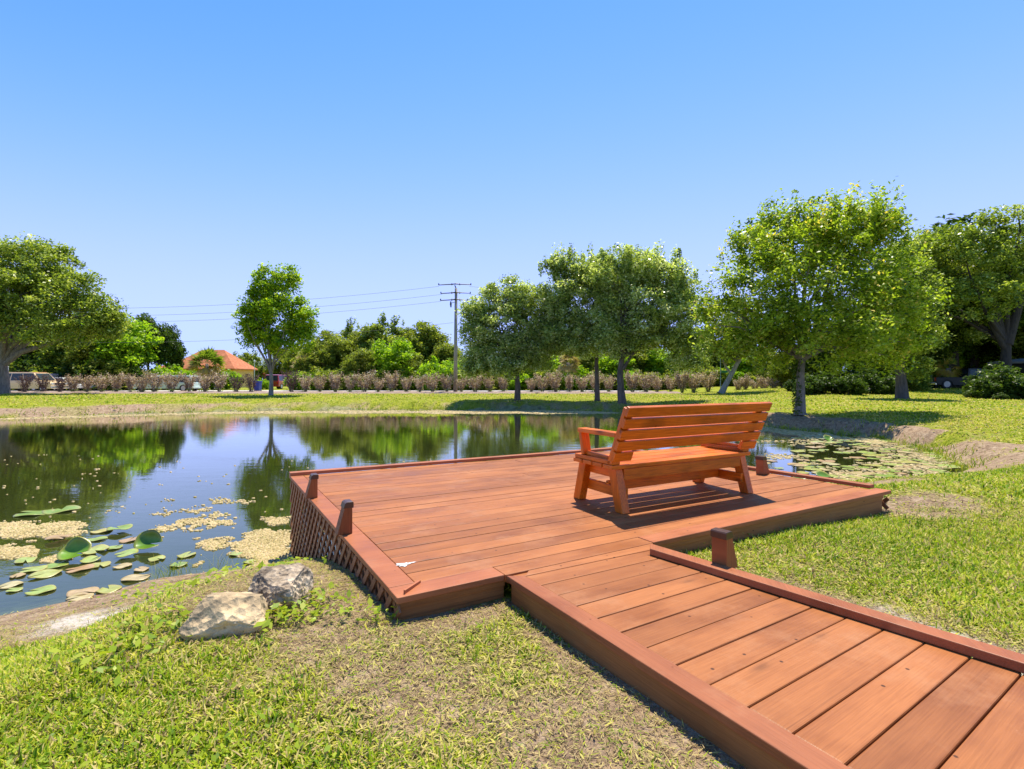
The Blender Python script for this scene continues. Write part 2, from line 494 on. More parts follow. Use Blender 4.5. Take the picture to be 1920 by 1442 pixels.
def build_ground():
    xs = lines(-6.5, 9.5, .09, -3500, 3500, 1.055)
    ys = lines(-.4, 13.0, .09, -60, 5000, 1.045)
    X, Y = np.meshgrid(xs, ys)
    Z = gz(X.ravel(), Y.ravel())
    x, y = X.ravel(), Y.ravel()
    dk = inside(x, y, DECK_POLY) | inside(x, y, WALK_POLY)
    Z = np.where(dk, np.minimum(Z, -.12), Z)
    Z = np.where(y > 44.0, -.15 + (Z + .15) * (x > 15), Z)
    nx, ny = len(xs), len(ys)
    i = np.arange(nx * ny).reshape(ny, nx)
    q = np.stack([i[:-1, :-1], i[:-1, 1:], i[1:, 1:], i[1:, :-1]], -1).reshape(-1, 4)
    sd = shore_dist(x, y)
    m, nt, p = new_mat("ground_mix")
    L = nt.links
    tc = nt.nodes.new("ShaderNodeTexCoord")
    def nz(s, d=6.0, r=.6):
        n = N(nt, "ShaderNodeTexNoise", Scale=s, Detail=d, Roughness=r); L.new(tc.outputs["Object"], n.inputs["Vector"]); return n.outputs[0]
    n1, n2, n3 = nz(1.1), nz(9, 7.0, .7), nz(60, 4.0, .7)
    gr = ramp(nt, [(.28, (.09, .12, .010)), (.5, (.25, .28, .018)), (.72, (.42, .38, .06))], n2)
    gb = ramp(nt, [(.3, (.72, .78, .6)), (.7, (1.18, 1.12, 1.1))], n1)
    gc = mix(nt, gr.outputs[0], gb.outputs[0], 1.0, 'MULTIPLY')
    so = ramp(nt, [(.30, (.15, .098, .060)), (.48, (.34, .235, .150)), (.66, (.50, .38, .26))], n2)
    sp = ramp(nt, [(.32, (.5, .48, .46)), (.6, (1.12, 1.1, 1.08))], n3)
    sc = mix(nt, so.outputs[0], sp.outputs[0], .85, 'MULTIPLY')
    # pond bed: sand to mud, darkened with depth for light lost in murky water
    be = ramp(nt, [(.0, (.22, .19, .11)), (.12, (.17, .16, .08)), (.4, (.06, .07, .03)), (.9, (.018, .026, .010))], attr(nt, "depth"))
    bw = ramp(nt, [(.35, (.6, .62, .55)), (.6, (1.6, 1.7, 1.5))], nz(2.6, 6.0, .7))
    bc = mix(nt, be.outputs[0], bw.outputs[0], 1.0, 'MULTIPLY')
    sa = attr(nt, "soil")
    pale = ramp(nt, [(.3, (.46, .39, .32)), (.6, (.68, .61, .53))], n2)
    sc = mix(nt, sc, pale.outputs[0], attr(nt, "sand"))
    ad = N(nt, "ShaderNodeMath", operation='MULTIPLY_ADD'); L.new(n3, ad.inputs[0]); ad.inputs[1].default_value = .5; ad.inputs[2].default_value = -.25
    a2 = N(nt, "ShaderNodeMath", operation='ADD'); L.new(sa, a2.inputs[0]); L.new(ad.outputs[0], a2.inputs[1])
    sr = ramp(nt, [(.32, (0, 0, 0)), (.62, (1, 1, 1))], a2.outputs[0])
    c = mix(nt, gc, sc, sr.outputs[0])
    wd = ramp(nt, [(0.0, (0, 0, 0)), (.02, (1, 1, 1))], attr(nt, "depth"))
    c = mix(nt, c, bc, wd.outputs[0])
    L.new(c, p.inputs["Base Color"]); p.inputs["Roughness"].default_value = .95; p.inputs["Specular IOR Level"].default_value = .15
    hs = N(nt, "ShaderNodeMath", operation='ADD'); L.new(n2, hs.inputs[0]); L.new(n3, hs.inputs[1])
    b = N(nt, "ShaderNodeBump", Strength=.8, Distance=.03); L.new(hs.outputs[0], b.inputs["Height"]); L.new(b.outputs[0], p.inputs["Normal"])
    o = np_mesh("ground", np.stack([x, y, Z], -1), [q], m, None, {"soil": soil_mask(x, y), "sand": sand_mask(x, y), "depth": np.clip(-sd / 3.5, 0, 1)}, True)
    tag(o, "sunlit lawn and bare sandy soil around the pond", "ground", kind="structure")
build_ground()

def build_water():
    m, nt, p = new_mat("pond_water")
    L = nt.links
    tc = nt.nodes.new("ShaderNodeTexCoord")
    mp = N(nt, "ShaderNodeMapping"); mp.inputs["Scale"].default_value = (1.0, 2.6, 1); L.new(tc.outputs["Object"], mp.inputs["Vector"])
    n1 = N(nt, "ShaderNodeTexNoise", Scale=1.5, Detail=4.0, Roughness=.6); L.new(mp.outputs[0], n1.inputs["Vector"])
    big = N(nt, "ShaderNodeTexNoise", Scale=.12, Detail=2.0); L.new(tc.outputs["Object"], big.inputs["Vector"])
    am = ramp(nt, [(.40, (.22, .22, .22)), (.60, (1, 1, 1))], big.outputs[0])
    mu = N(nt, "ShaderNodeMath", operation='MULTIPLY'); L.new(n1.outputs[0], mu.inputs[0]); L.new(am.outputs[0], mu.inputs[1])
    b = N(nt, "ShaderNodeBump", Strength=.38, Distance=.012); L.new(mu.outputs[0], b.inputs["Height"])
    fr = N(nt, "ShaderNodeFresnel", IOR=1.42); fm = N(nt, "ShaderNodeMath", operation='MULTIPLY'); fm.use_clamp = True; fm.inputs[1].default_value = 1.5; L.new(b.outputs[0], fr.inputs["Normal"])
    gl = N(nt, "ShaderNodeBsdfGlossy", Roughness=.015); L.new(b.outputs[0], gl.inputs["Normal"])
    gl.inputs[0].default_value = (.98, .97, .90, 1)
    tr = nt.nodes.new("ShaderNodeBsdfTransparent"); tr.inputs[0].default_value = (.66, .74, .56, 1)
    di = nt.nodes.new("ShaderNodeBsdfDiffuse"); di.inputs[0].default_value = (.085, .095, .025, 1)
    m1 = nt.nodes.new("ShaderNodeMixShader"); m1.inputs[0].default_value = .36
    L.new(tr.outputs[0], m1.inputs[1]); L.new(di.outputs[0], m1.inputs[2])
    m2 = nt.nodes.new("ShaderNodeMixShader"); L.new(fr.outputs[0], fm.inputs[0]); L.new(fm.outputs[0], m2.inputs[0]); L.new(m1.outputs[0], m2.inputs[1]); L.new(gl.outputs[0], m2.inputs[2])
    L.new(m2.outputs[0], nt.nodes["Material Output"].inputs[0])
    v = np.array([(-40, 0, WATER), (20, 0, WATER), (20, 36, WATER), (-40, 36, WATER)], float)
    # clip to a ring just outside the shoreline so the sheet never shows through the land
    bm = bmesh.new()
    vs = []
    n = len(SHORE)
    for i in range(n):
        a, b_, c_ = SHORE[i - 1], SHORE[i], SHORE[(i + 1) % n]
        t = (c_ - a); t = t / np.hypot(*t); nn = np.array([t[1], -t[0]])
        o_ = b_ + nn * .8
        if shore_dist(np.array([o_[0]]), np.array([o_[1]]))[0] < 0: o_ = b_ - nn * .8
        vs.append(bm.verts.new((o_[0], o_[1], WATER)))
    f = bm.faces.new(vs)
    bm.normal_update()
    if f.normal.z < 0: f.normal_flip()
    bmesh.ops.triangulate(bm, faces=bm.faces)
    me = bpy.data.meshes.new("water"); bm.to_mesh(me); bm.free()
    o = link_mesh("water", me, m)
    tag(o, "still dark pond water mirroring trees and sky", "water", kind="structure")
build_water()

M['asphalt'] = plain('road_concrete', (.50, .46, .43), rough=.9, var=.12, scale=.8, bump=.2)
M['mulch'] = plain('mulch_chips', (.27, .19, .145), rough=.95, var=.45, scale=9, bump=1.0)
def sheet(name, pts, z, mat, label, cat):
    me = bpy.data.meshes.new(name)
    me.from_pydata([(x, y, z) for x, y in pts], [], [list(range(len(pts)))])
    return tag(link_mesh(name, me, mat), label, cat, kind="structure")
sheet("road", [(-140, 50.5), (14.9, 50.5), (14.9, 57.5), (-140, 57.5)], -.142, M['asphalt'], "pale sunlit road running behind the hedge row", "road")
def mulch():
    xs = np.linspace(-75, 14.5, 360); ys = np.linspace(43.2, 49.3, 26)
    X, Y = np.meshgrid(xs, ys); x, y = X.ravel(), Y.ravel()
    y = y + (fbm(x * .5, y * 0 + 1, 5, 3) - .5) * 2.2 * (y < 44)
    z = -.15 + .03 + fbm(x * 1.1, y * 1.1, 6, 4) * .16 * np.clip((y - 43) / 1.5, 0, 1) * np.clip((49.5 - y), 0, 1) - .05 * (y < 43.6)
    i = np.arange(len(x)).reshape(len(ys), len(xs))
    q = np.stack([i[:-1, :-1], i[:-1, 1:], i[1:, 1:], i[1:, :-1]], -1).reshape(-1, 4)
    tag(np_mesh("mulch_bed", np.stack([x, y, z], -1), [q], M['mulch'], smooth=True), "brown mulch strip under the hedge row", "mulch bed", kind="structure")
mulch()

# ------------------------------------------------------------------ deck
Z1 = Vector((0, 0, 1))
eu, ev = (QFR - QFL).normalized(), (QBL - QFL).normalized()
LU, LV = ((QFR - QFL).length + (QBR - QBL).length) / 2, ((QBL - QFL).length + (QBR - QFR).length) / 2
def Q(a, b, z=0.0):
    """metres a along the front edge, b towards the water, on the four-cornered deck"""
    u, v = a / LU, b / LV
    p = QFL * (1 - u) * (1 - v) + QFR * u * (1 - v) + QBR * u * v + QBL * (1 - u) * v
    return Vector((p.x, p.y, z))
def qa(p):     # distance along the front edge of a point on it
    return (p - QFL).dot(eu) / (QFR - QFL).length * LU
A1, A2 = qa(J1), qa(J2)
TH = .032
TW = .135

def slab(mb, a, b, c, d, z1=0.0, th=TH, r=None):
    """board with top corners a,b (near edge) and c,d (far edge), order a-b-c-d counter-clockwise, grain a->b"""
    mb.hexa([Vector((p.x, p.y, z1 - th)) for p in (a, b, c, d)], [Vector((p.x, p.y, z1)) for p in (a, b, c, d)], r)

deck = empty("wooden_deck", Q(LU / 2, LV / 2, -.9), 0, "square reddish brown stained wooden deck standing over the pond edge", "deck")
def dbuild(mb, name, mat, bevel=.004, parent=None):
    o = mb.build(name, mat, None, bevel)
    par = parent or deck
    o.parent = par
    o.matrix_parent_inverse = Matrix.Translation(-Vector(deck.location))
    return o

mb = MB()
bw = .1385; gap = .006
nb = int(round((LV - TW - .09) / bw)); bw = (LV - TW - .09) / nb
for k in range(nb):
    b0, b1 = TW + k * bw + gap / 2, TW + (k + 1) * bw - gap / 2
    cuts = [TW + .004, LU - .085]
    j = random.choice([None, 1.9, 2.8, None, 2.35])
    if j: cuts = [cuts[0], j + random.uniform(-.1, .1), cuts[1]]
    for s in range(len(cuts) - 1):
        x0, x1 = cuts[s] + (.002 if s else 0), cuts[s + 1]
        dz = random.uniform(-.0015, .0015)
        slab(mb, Q(x0, b0), Q(x1, b0), Q(x1, b1), Q(x0, b1), dz)
slab(mb, Q(A1 + .001, -.002), Q(A2 + .026, -.002), Q(A2 + .026, TW - .003), Q(A1 + .001, TW - .003))
dbuild(mb, "deck_boards", M['deck'])

mb = MB()      # flush trim: left side and the two front pieces
slab(mb, Q(-.0, TW + .002), Q(TW, TW + .002), Q(TW, LV - .001), Q(-.0, LV - .001), .002)
mb.hexa([Q(0, 0, -TH), Q(0, LV, -TH), Q(TW, LV, -TH), Q(TW, TW, -TH)][::1], [Q(0, 0, .002), Q(0, LV, .002), Q(TW, LV, .002), Q(TW, TW, .002)]) if False else None
dbuild(mb, "side_trim", M['trim'])
mb = MB()
slab(mb, Q(-.002, -.002), Q(A1 - .004, -.002), Q(A1 - .004, TW - .002), Q(-.002, TW - .002), .0025)
dbuild(mb, "front_trim", M['trim'])
mb = MB()
slab(mb, Q(A2 + .03, -.002), Q(LU + .004, -.002), Q(LU + .004, TW - .002), Q(A2 + .03, TW - .002), .0025)
dbuild(mb, "front_trim", M['trim'])
mb = MB()
slab(mb, Q(.0, LV - .088), Q(LU, LV - .088), Q(LU, LV + .004), Q(.0, LV + .004), .038, .036)
dbuild(mb, "raised_kerb", M['trim'])
mb = MB()
slab(mb, Q(LU - .084, TW + .01), Q(LU - .084, LV - .092), Q(LU + .006, LV - .092), Q(LU + .006, TW + .01)) if False else None
mb.hexa([Q(LU + .006, TW + .01, .002), Q(LU + .006, LV - .092, .002), Q(LU - .082, LV - .092, .002), Q(LU - .082, TW + .01, .002)],
        [Q(LU + .006, TW + .01, .036), Q(LU + .006, LV - .092, .036), Q(LU - .082, LV - .092, .036), Q(LU - .082, TW + .01, .036)])
dbuild(mb, "raised_kerb", M['trim'])

def fascia(a0, a1, name="fascia", z0=-.34, inset=.03):
    m_ = MB()
    m_.hexa([Q(a0, inset, z0), Q(a1, inset, z0), Q(a1, inset + .035, z0), Q(a0, inset + .035, z0)],
            [Q(a0, inset, -TH - .002), Q(a1, inset, -TH - .002), Q(a1, inset + .035, -TH - .002), Q(a0, inset + .035, -TH - .002)])
    m_.hexa([Q(a0, inset - .012, -.066), Q(a1, inset - .012, -.066), Q(a1, inset - .001, -.066), Q(a0, inset - .001, -.066)],
            [Q(a0, inset - .012, -TH - .003), Q(a1, inset - .012, -TH - .003), Q(a1, inset - .001, -TH - .003), Q(a0, inset - .001, -TH - .003)])
    return dbuild(m_, name, M['fascia'], .002)
fascia(.015, A1 + .01)
fascia(A2 + .02, LU - .10)
m_ = MB()      # side and back rim boards
for (a0, b0, a1, b1) in ((LU - .03, .08, LU - .03, LV - .04), (.06, LV - .03, LU - .06, LV - .03), (.055, .08, .055, LV - .06)):
    p, q = Q(a0, b0, -.11), Q(a1, b1, -.11)
    m_.beam(p, q, .034, .145)
dbuild(m_, "rim_joist", M['fascia'], .003)
m_ = MB()      # supports in the water
for a in (.2, LU * .5, LU - .25):
    for b in (.35, LV * .5, LV - .25):
        m_ = MB()
        m_.beam(Q(a, b, -2.2), Q(a, b, -.04), .09, .09, up=ev)
        dbuild(m_, "support_post", M['fascia'], .004)
m_ = MB()
for k in range(9):
    a = .35 + k * (LU - .7) / 8
    m_.beam(Q(a, .1, -.115), Q(a, LV - .08, -.115), .036, .14)
dbuild(m_, "joists", M['fascia'])

def lattice(pa, pb, top, bot, out, label=None):
    """two layers of diagonal strips between pa and pb, from height top down to bot"""
    L_ = (pb - pa).length; d = (pb - pa).normalized(); H_ = top - bot
    m_ = MB()
    st, sw = .138, .036
    for lay, sg in ((0, 1), (1, -1)):
        o = out * (.010 if lay == 0 else .0)
        n = int((L_ + H_) / st) + 2
        for k in range(n):
            s0 = k * st - (H_ if sg > 0 else 0)
            # line from (s0, top) going down: s = s0 + t (sg>0) or s0 - t
            t0, t1 = 0.0, H_
            if sg > 0: t0, t1 = max(t0, -s0), min(t1, L_ - s0)
            else: t0, t1 = max(t0, s0 - L_), min(t1, s0)
            if t1 - t0 < .03: continue
            p = pa + d * (s0 + sg * t0) + Z1 * (top - t0) + o
            q = pa + d * (s0 + sg * t1) + Z1 * (top - t1) + o
            m_.beam(p, q, sw, .009, up=out)
    return m_
outL = (Vector((-(QBL - QFL).y, (QBL - QFL).x, 0))).normalized()
pa, pb = Q(.02, .0), Q(.02, LV - .02)
dbuild(lattice(pa, pb, -TH - .004, -1.02, outL), "lattice_panel", M['lattice'], 0)
pa2, pb2 = Q(LU + .004, .03), Q(LU + .004, .5)
outR = -outL
lp = lattice(pa2, pb2, -TH - .01, -.22, outR)
dbuild(lp, "lattice_panel", M['lattice'], 0)
m_ = MB(); m_.beam(Q(.05, .055, -.5), Q(.05, .055, -TH - .003), .06, .05, up=ev)
dbuild(m_, "corner_post", M['fascia'], .003)
m_ = MB()
m_.hexa([Q(.045, .02, -.02), Q(.16, .115, -.02), Q(.145, .125, -.02), Q(.04, .03, -.02)], [Q(.045, .02, .022), Q(.16, .115, .016), Q(.145, .125, .016), Q(.04, .03, .022)])
dbuild(m_, "warped_mitre", M['trim'], .001)

def wedge_post(base, inner, along, h, wi, mat=M['post']):
    """short post: vertical on the inner face, sloping in on the outer face, dark cap"""
    out = -inner
    m_ = MB()
    bwid, twid = wi, wi * .45
    m_.prism([(0, 0), (bwid, 0), (twid, h), (0, h)], base, out, Z1, along, .088)
    c_ = MB()
    c_.prism([(-.008, h - .03), (twid + .004 + .012, h - .03), (twid + .004, h + .004), (twid - .01, h + .012), (-.002, h + .012), (-.008, h + .004)], base, out, Z1, along, .094)
    return m_, c_
def place_post(px, py, inner, along, h, wi, parent, locpar):
    a, b = wedge_post(g(px, py) + Z1 * .003, inner, along, h, wi)
    o = a.build("post", M['post'], None, .004); o.parent = parent; o.matrix_parent_inverse = Matrix.Translation(-Vector(parent.location))
    c = b.build("post_cap", M['cap'], None, .003); c.parent = o
    return o
place_post(658, 998, eu, ev, .205, .10, deck, None)
place_post(594, 932, eu, ev, .195, .10, deck, None)
place_post(1424, 890, -eu, ev, .19, .12, deck, None)

def splash():
    c = g(758, 1059)
    n = 40; pts = []
    for k in range(n):
        a = 2 * math.pi * k / n
        r = 1 + .35 * math.sin(3 * a + 1) + .25 * math.sin(7 * a) + random.uniform(-.2, .2)
        pts.append(c + eu * (.042 * r * math.cos(a)) + ev * (.024 * r * math.sin(a)) + Z1 * .0035)
    m_ = MB(); low = [p - Z1 * .0015 for p in pts]
    m_.add(low + pts, [tuple(range(n, 2 * n))] + [(i, (i + 1) % n, n + (i + 1) % n, n + i) for i in range(n)])
    o = dbuild(m_, "paint_splash", M['whitepaint'], 0); o['label'] = ("white paint splash on the deck boards near the front corner")
splash()

# ------------------------------------------------------------------ boardwalk
walk = empty("boardwalk", J1 + WL * 1.5 + Z1 * -.2, 0, "reddish brown boardwalk of wide planks leading from the deck towards the viewer", "boardwalk")
def wbuild(mb, name, mat, bevel=.005):
    o = mb.build(name, mat, None, bevel); o.parent = walk
    o.matrix_parent_inverse = Matrix.Translation(-Vector(walk.location)); return o
La, Lb = g(984.4, 1079.7), g(1584, 1434)
Ra, Rb = g(1340, 1066), g(1918, 1260)
pL, pR = (Lb - La) / 11, (Rb - Ra) / 9
mb = MB()
for k in range(-2, 40):
    a, a2 = La + pL * k, La + pL * (k + 1)
    b, b2 = Ra + pR * (k - 3), Ra + pR * (k - 2)
    if k < 0:
        if k == -1:
            slab(mb, a2, b2, Q(A2 + .02, -.006), Q(A1 + .14, -.006))
        continue
    t = .0016 / pL.length
    dz = random.uniform(-.0025, .001)
    slab(mb, a2.lerp(a, t * 1.6), b2.lerp(b, t * 1.6), b.lerp(b2, t * 1.6), a.lerp(a2, t * 1.6), dz, .034)
slab(mb, La + pL * 1.2, La + pL * 1.2 + eu * .9, Q(A1 + .9, .05), Q(A1 - .01, .05), -.012)
wbuild(mb, "walk_boards", M['deck'], .0055)
mb = MB()
inner = La - WL * .06
e0, e1 = J1, J1 + WL * WLEN
i0 = La + (La - Lb).normalized() * ((La - J1).dot(-WL) * 0)
def on_inner(t): return La + (Lb - La).normalized() * t
mb.hexa([Vector((p.x, p.y, -TH)) for p in (e0, e1, on_inner(WLEN - .1), on_inner(-.0))], [Vector((p.x, p.y, .002)) for p in (e0, e1, on_inner(WLEN - .1) , on_inner(-.0))])
wbuild(mb, "side_trim", M['trim'], .004)
mb = MB()
nR = Vector((-WR.y, WR.x, 0))
if nR.dot(J1 - K0) < 0: nR = -nR
kw = .085
mb.hexa([Vector((p.x, p.y, .002)) for p in (K0, K0 + nR * kw + WR * .06, K0 + nR * kw + WR * WLEN, K0 + WR * WLEN)], [Vector((p.x, p.y, .040)) for p in (K0, K0 + nR * kw + WR * .06, K0 + nR * kw + WR * WLEN, K0 + WR * WLEN)])
wbuild(mb, "raised_kerb", M['trim'], .004)
mb = MB()
nL = Vector((-WL.y, WL.x, 0))
if nL.dot(K0 - J1) < 0: nL = -nL
mb.beam(J1 + nL * .035 + WL * .02 - Z1 * .135, J1 + nL * .035 + WL * WLEN - Z1 * .135, .036, .20)
wbuild(mb, "fascia", M['fascia'], .003)
mb = MB()
mb.beam(K0 + nR * .03 + WL * .1 - Z1 * .13, K0 + nR * .03 + WR * WLEN - Z1 * .13, .036, .185)
wbuild(mb, "fascia", M['fascia'], .003)
place_post(1348, 1070, nR, WR, .205, .125, walk, None)

# ------------------------------------------------------------------ bench
def build_bench():
    root = empty("park_bench", (0, 0, 0), 0, "orange brown varnished wooden bench standing on the deck, its back to the viewer", "bench")
    # local frame: x along the bench (0 = left end), y forward to the water (0 = rear seat edge), z up
    ax = Vector((math.cos(R(28.8)), math.sin(R(28.8)), 0)); ay = Vector((-ax.y, ax.x, 0))
    O = Vector((.755, 4.03, .002)) + ax * .02 - ay * .035
    root.matrix_world = Matrix(((ax.x, ay.x, 0, O.x), (ax.y, ay.y, 0, O.y), (0, 0, 1, O.z), (0, 0, 0, 1)))
    L_, D_, SH = 1.665, .535, .372
    def part(mb, name, bevel=.005):
        o = mb.build(name, M['bench'], None, bevel); o.parent = root; return o
    n = 4; sw = D_ / n
    mb = MB()
    for k in range(n):
        y = sw * (k + .5)
        mb.beam((0, y, SH - .017), (L_, y, SH - .017), sw - .013, .034)
    part(mb, "seat")
    # splayed legs
    for x in (.085, L_ - .085):
        for (yt, yb) in ((.075, -.015), (D_ - .075, D_ + .015)):
            m_ = MB()
            w2 = .046
            m_.hexa([(x - .037, yb - w2, 0), (x + .037, yb - w2, 0), (x + .037, yb + w2, 0), (x - .037, yb + w2, 0)],
                    [(x - .037, yt - w2, SH - .036), (x + .037, yt - w2, SH - .036), (x + .037, yt + w2, SH - .036), (x - .037, yt + w2, SH - .036)])
            for i in range(8):      # grain up the leg
                p = m_.v[i]; m_.w[i] = (p[2] + x, p[1] * 1.0 + yb, p[0])
            part(m_, "leg")
    for x in (.135, L_ - .135):
        m_ = MB(); m_.beam((x - .012, .04, SH - .08), (x - .012, D_ - .04, SH - .08), .036, .085); part(m_, "seat_rail")
        m_ = MB(); m_.beam((x, -.005, .14), (x, D_ + .005, .14), .036, .086); part(m_, "cross_rail")
    m_ = MB(); m_.beam((.13, .035, SH - .083), (L_ - .13, .035, SH - .083), .036, .092); part(m_, "apron")
    m_ = MB(); m_.beam((.13, D_ - .035, SH - .083), (L_ - .13, D_ - .035, SH - .083), .036, .092); part(m_, "apron")
    m_ = MB(); m_.beam((.155, D_ * .48, .155), (L_ - .155, D_ * .48, .155), .036, .088); part(m_, "stretcher")
    # back: plane leaning to the viewer
    lean = Vector((0, -.215, .495)).normalized(); nrm = Vector((0, -.495, -.215)).normalized()    # nrm: rear face direction (down/back)
    B0 = Vector((0, .03, SH + .004))
    x0, x1 = .005, L_ + .045
    pw = .083; gp = .016
    for k in range(4):
        c = B0 + lean * (.128 + pw / 2 + k * (pw + gp))
        m_ = MB(); m_.beam(c + Vector((x0, 0, 0)), c + Vector((x1, 0, 0)), .036, pw, up=lean)
        part(m_, "back_slat", .005)
    for xa, xb in ((.005, .19), (L_ - .155, L_ + .045)):
        c = B0 + lean * (.03 + .043)
        m_ = MB(); m_.beam(c + Vector((xa, 0, 0)), c + Vector((xb, 0, 0)), .036, .08, up=lean); part(m_, "back_stub")
    for x in (.05, L_ - .05):
        m_ = MB(); p = B0 + Vector((x, .037, 0)); m_.beam(p, p + lean * .50, .085, .036, up=-nrm); part(m_, "back_post")
        # arm: base rail on the seat, upright, arm board
        m_ = MB(); m_.beam((x, .02, SH + .019), (x, D_ - .02, SH + .019), .085, .036); part(m_, "arm_base")
        m_ = MB(); m_.beam((x, .10, SH + .046), (x, D_ - .12, SH + .056), .036, .03); part(m_, "arm_block")
        m_ = MB(); m_.beam((x, D_ - .13, SH + .04), (x, D_ - .09, SH + .225), .085, .036, up=(0, 1, 0)); part(m_, "arm_post")
        m_ = MB(); m_.beam((x, -.02, SH + .243), (x, D_ - .06, SH + .243), .09, .036); part(m_, "arm_rest")
build_bench()

# ------------------------------------------------------------------ rocks
def rock_mat(name, c0, c1, c2, sc):
    m, nt, p = new_mat(name)
    L = nt.links
    tc = nt.nodes.new("ShaderNodeTexCoord")
    a = N(nt, "ShaderNodeTexNoise", Scale=sc, Detail=9.0, Roughness=.72); L.new(tc.outputs["Object"], a.inputs["Vector"])
    b_ = N(nt, "ShaderNodeTexNoise", Scale=sc * .28, Detail=3.0); L.new(tc.outputs["Object"], b_.inputs["Vector"])
    v = N(nt, "ShaderNodeTexVoronoi", Scale=sc * 3.2); L.new(tc.outputs["Object"], v.inputs["Vector"])
    r1 = ramp(nt, [(.36, c0), (.5, c1), (.64, c2)], a.outputs[0])
    r2 = ramp(nt, [(.36, (.5, .49, .47)), (.58, (1.12, 1.08, 1.0))], b_.outputs[0])
    c = mix(nt, r1.outputs[0], r2.outputs[0], .9, 'MULTIPLY')
    pr = ramp(nt, [(.08, (.25, .22, .2)), (.2, (1, 1, 1))], v.outputs["Distance"])
    c = mix(nt, c, pr.outputs[0], .6, 'MULTIPLY')
    L.new(c, p.inputs["Base Color"]); p.inputs["Roughness"].default_value = .92
    ad = N(nt, "ShaderNodeMath", operation='ADD'); L.new(a.outputs[0], ad.inputs[0]); L.new(v.outputs["Distance"], ad.inputs[1])
    bu = N(nt, "ShaderNodeBump", Strength=.9, Distance=.02); L.new(ad.outputs[0], bu.inputs["Height"]); L.new(bu.outputs[0], p.inputs["Normal"])
    return m
def rock(loc, dims, rz, seed, mat, label, planes=7, amp=.08, keep=None):
    rr = random.Random(seed)
    bm = bmesh.new(); bmesh.ops.create_icosphere(bm, subdivisions=6, radius=1.0)
    cuts = keep or [(Vector((rr.uniform(-1, 1), rr.uniform(-1, 1), rr.uniform(-.2, 1))).normalized(), rr.uniform(.62, .85)) for _ in range(planes)]
    from mathutils import noise
    for v in bm.verts:
        c = v.co.copy()
        for n_, d_ in cuts:
            e = c.dot(n_) - d_
            if e > 0: c -= n_ * e * .97
        q = v.co * 1.6 + Vector((seed, 0, 0))
        c *= 1 + amp * noise.fractal(q, .8, 2.1, 7) + amp * .5 * (abs(noise.noise(v.co * 6)) - .3) + amp * .22 * noise.noise(v.co * 22)
        c.z = max(c.z, -.75)
        v.co = Vector((c.x * dims[0], c.y * dims[1], c.z * dims[2]))
    me = bpy.data.meshes.new("rock"); bm.to_mesh(me); bm.free()
    me.polygons.foreach_set("use_smooth", np.ones(len(me.polygons), bool))
    o = link_mesh("rock", me, mat); o.location = loc; o.rotation_euler = (0, 0, rz)
    return tag(o, label, "rock")
M['rock1'] = rock_mat('pale_limestone', (.34, .26, .165), (.62, .46, .27), (.76, .58, .35), 7.0)
M['rock2'] = rock_mat('grey_coral_rock', (.16, .115, .075), (.44, .345, .245), (.66, .55, .42), 11.0)
def on_ground(px, py, it=8):
    z = -.3
    for _ in range(it):
        p = g(px, py, z); z = gz1(p.x, p.y)
    return g(px, py, z)
p1 = on_ground(425, 1196); p2 = on_ground(538, 1138)
rock(p1 + Vector((-.05, .09, .06)), (.205, .145, .135), R(10), 3, M['rock1'], "cream coloured angular limestone rock, the nearer of the two by the deck",
     keep=[(Vector((-.35, -.75, .55)).normalized(), .60), (Vector((.45, -.6, .7)).normalized(), .62), (Vector((.15, .3, 1)).normalized(), .66), (Vector((-.9, .1, .4)).normalized(), .72), (Vector((1, .1, .25)).normalized(), .8), (Vector((.1, -1, -.1)).normalized(), .72)], amp=.07)
rock(p2 + Vector((-.055, .06, .07)), (.165, .155, .145), R(40), 11, M['rock2'], "dark grey pitted rock beside the lattice, behind the pale rock",
     keep=[(Vector((-.1, -.2, 1)).normalized(), .62), (Vector((.7, -.7, .2)).normalized(), .72), (Vector((-.8, -.3, .5)).normalized(), .7), (Vector((.3, .8, .5)).normalized(), .75)], amp=.10)
# ------------------------------------------------------------------ foliage
G3 = [(0.0, (.020, .045, .008)), (.35, (.055, .105, .015)), (.65, (.115, .175, .024)), (.9, (.22, .27, .045)), (1.0, (.30, .30, .07))]
M['oak'] = leaf_mat('oak_leaves', [(0, (.05, .085, .014)), (.35, (.19, .26, .034)), (.65, (.36, .43, .065)), (1, (.62, .63, .20))], .42, .3)
M['grey_oak'] = leaf_mat('silvery_oak_leaves', [(0, (.055, .085, .022)), (.32, (.25, .32, .075)), (.58, (.47, .54, .15)), (.82, (.72, .74, .38)), (1, (.82, .81, .58))], .46, .24)  # olive grey leaf tones; the palest tints stand in for waxy glints
M['maple'] = leaf_mat('bright_leaves', [(0, (0.062, 0.141, 0.014)), (.4, (0.186, 0.312, 0.019)), (.75, (0.404, 0.535, 0.027)), (1, (0.652, 0.682, 0.054))], .50)
M['holly'] = leaf_mat('glossy_leaves', [(0, (.06, .10, .012)), (.35, (.24, .33, .022)), (.65, (.40, .50, .042)), (.9, (.58, .62, .13)), (.99, (.70, .70, .22)), (1, (.75, .58, .14))], .45, .36)
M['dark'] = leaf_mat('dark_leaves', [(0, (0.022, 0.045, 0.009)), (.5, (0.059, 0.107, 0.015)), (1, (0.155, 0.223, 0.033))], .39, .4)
M['olive'] = leaf_mat('olive_leaves', [(0, (0.088, 0.130, 0.019)), (.5, (0.215, 0.269, 0.034)), (1, (0.467, 0.470, 0.084))], .46)
M['lime'] = leaf_mat('lime_leaves', [(0, (0.095, 0.203, 0.014)), (.5, (0.257, 0.419, 0.019)), (1, (0.486, 0.608, 0.041))], .50)
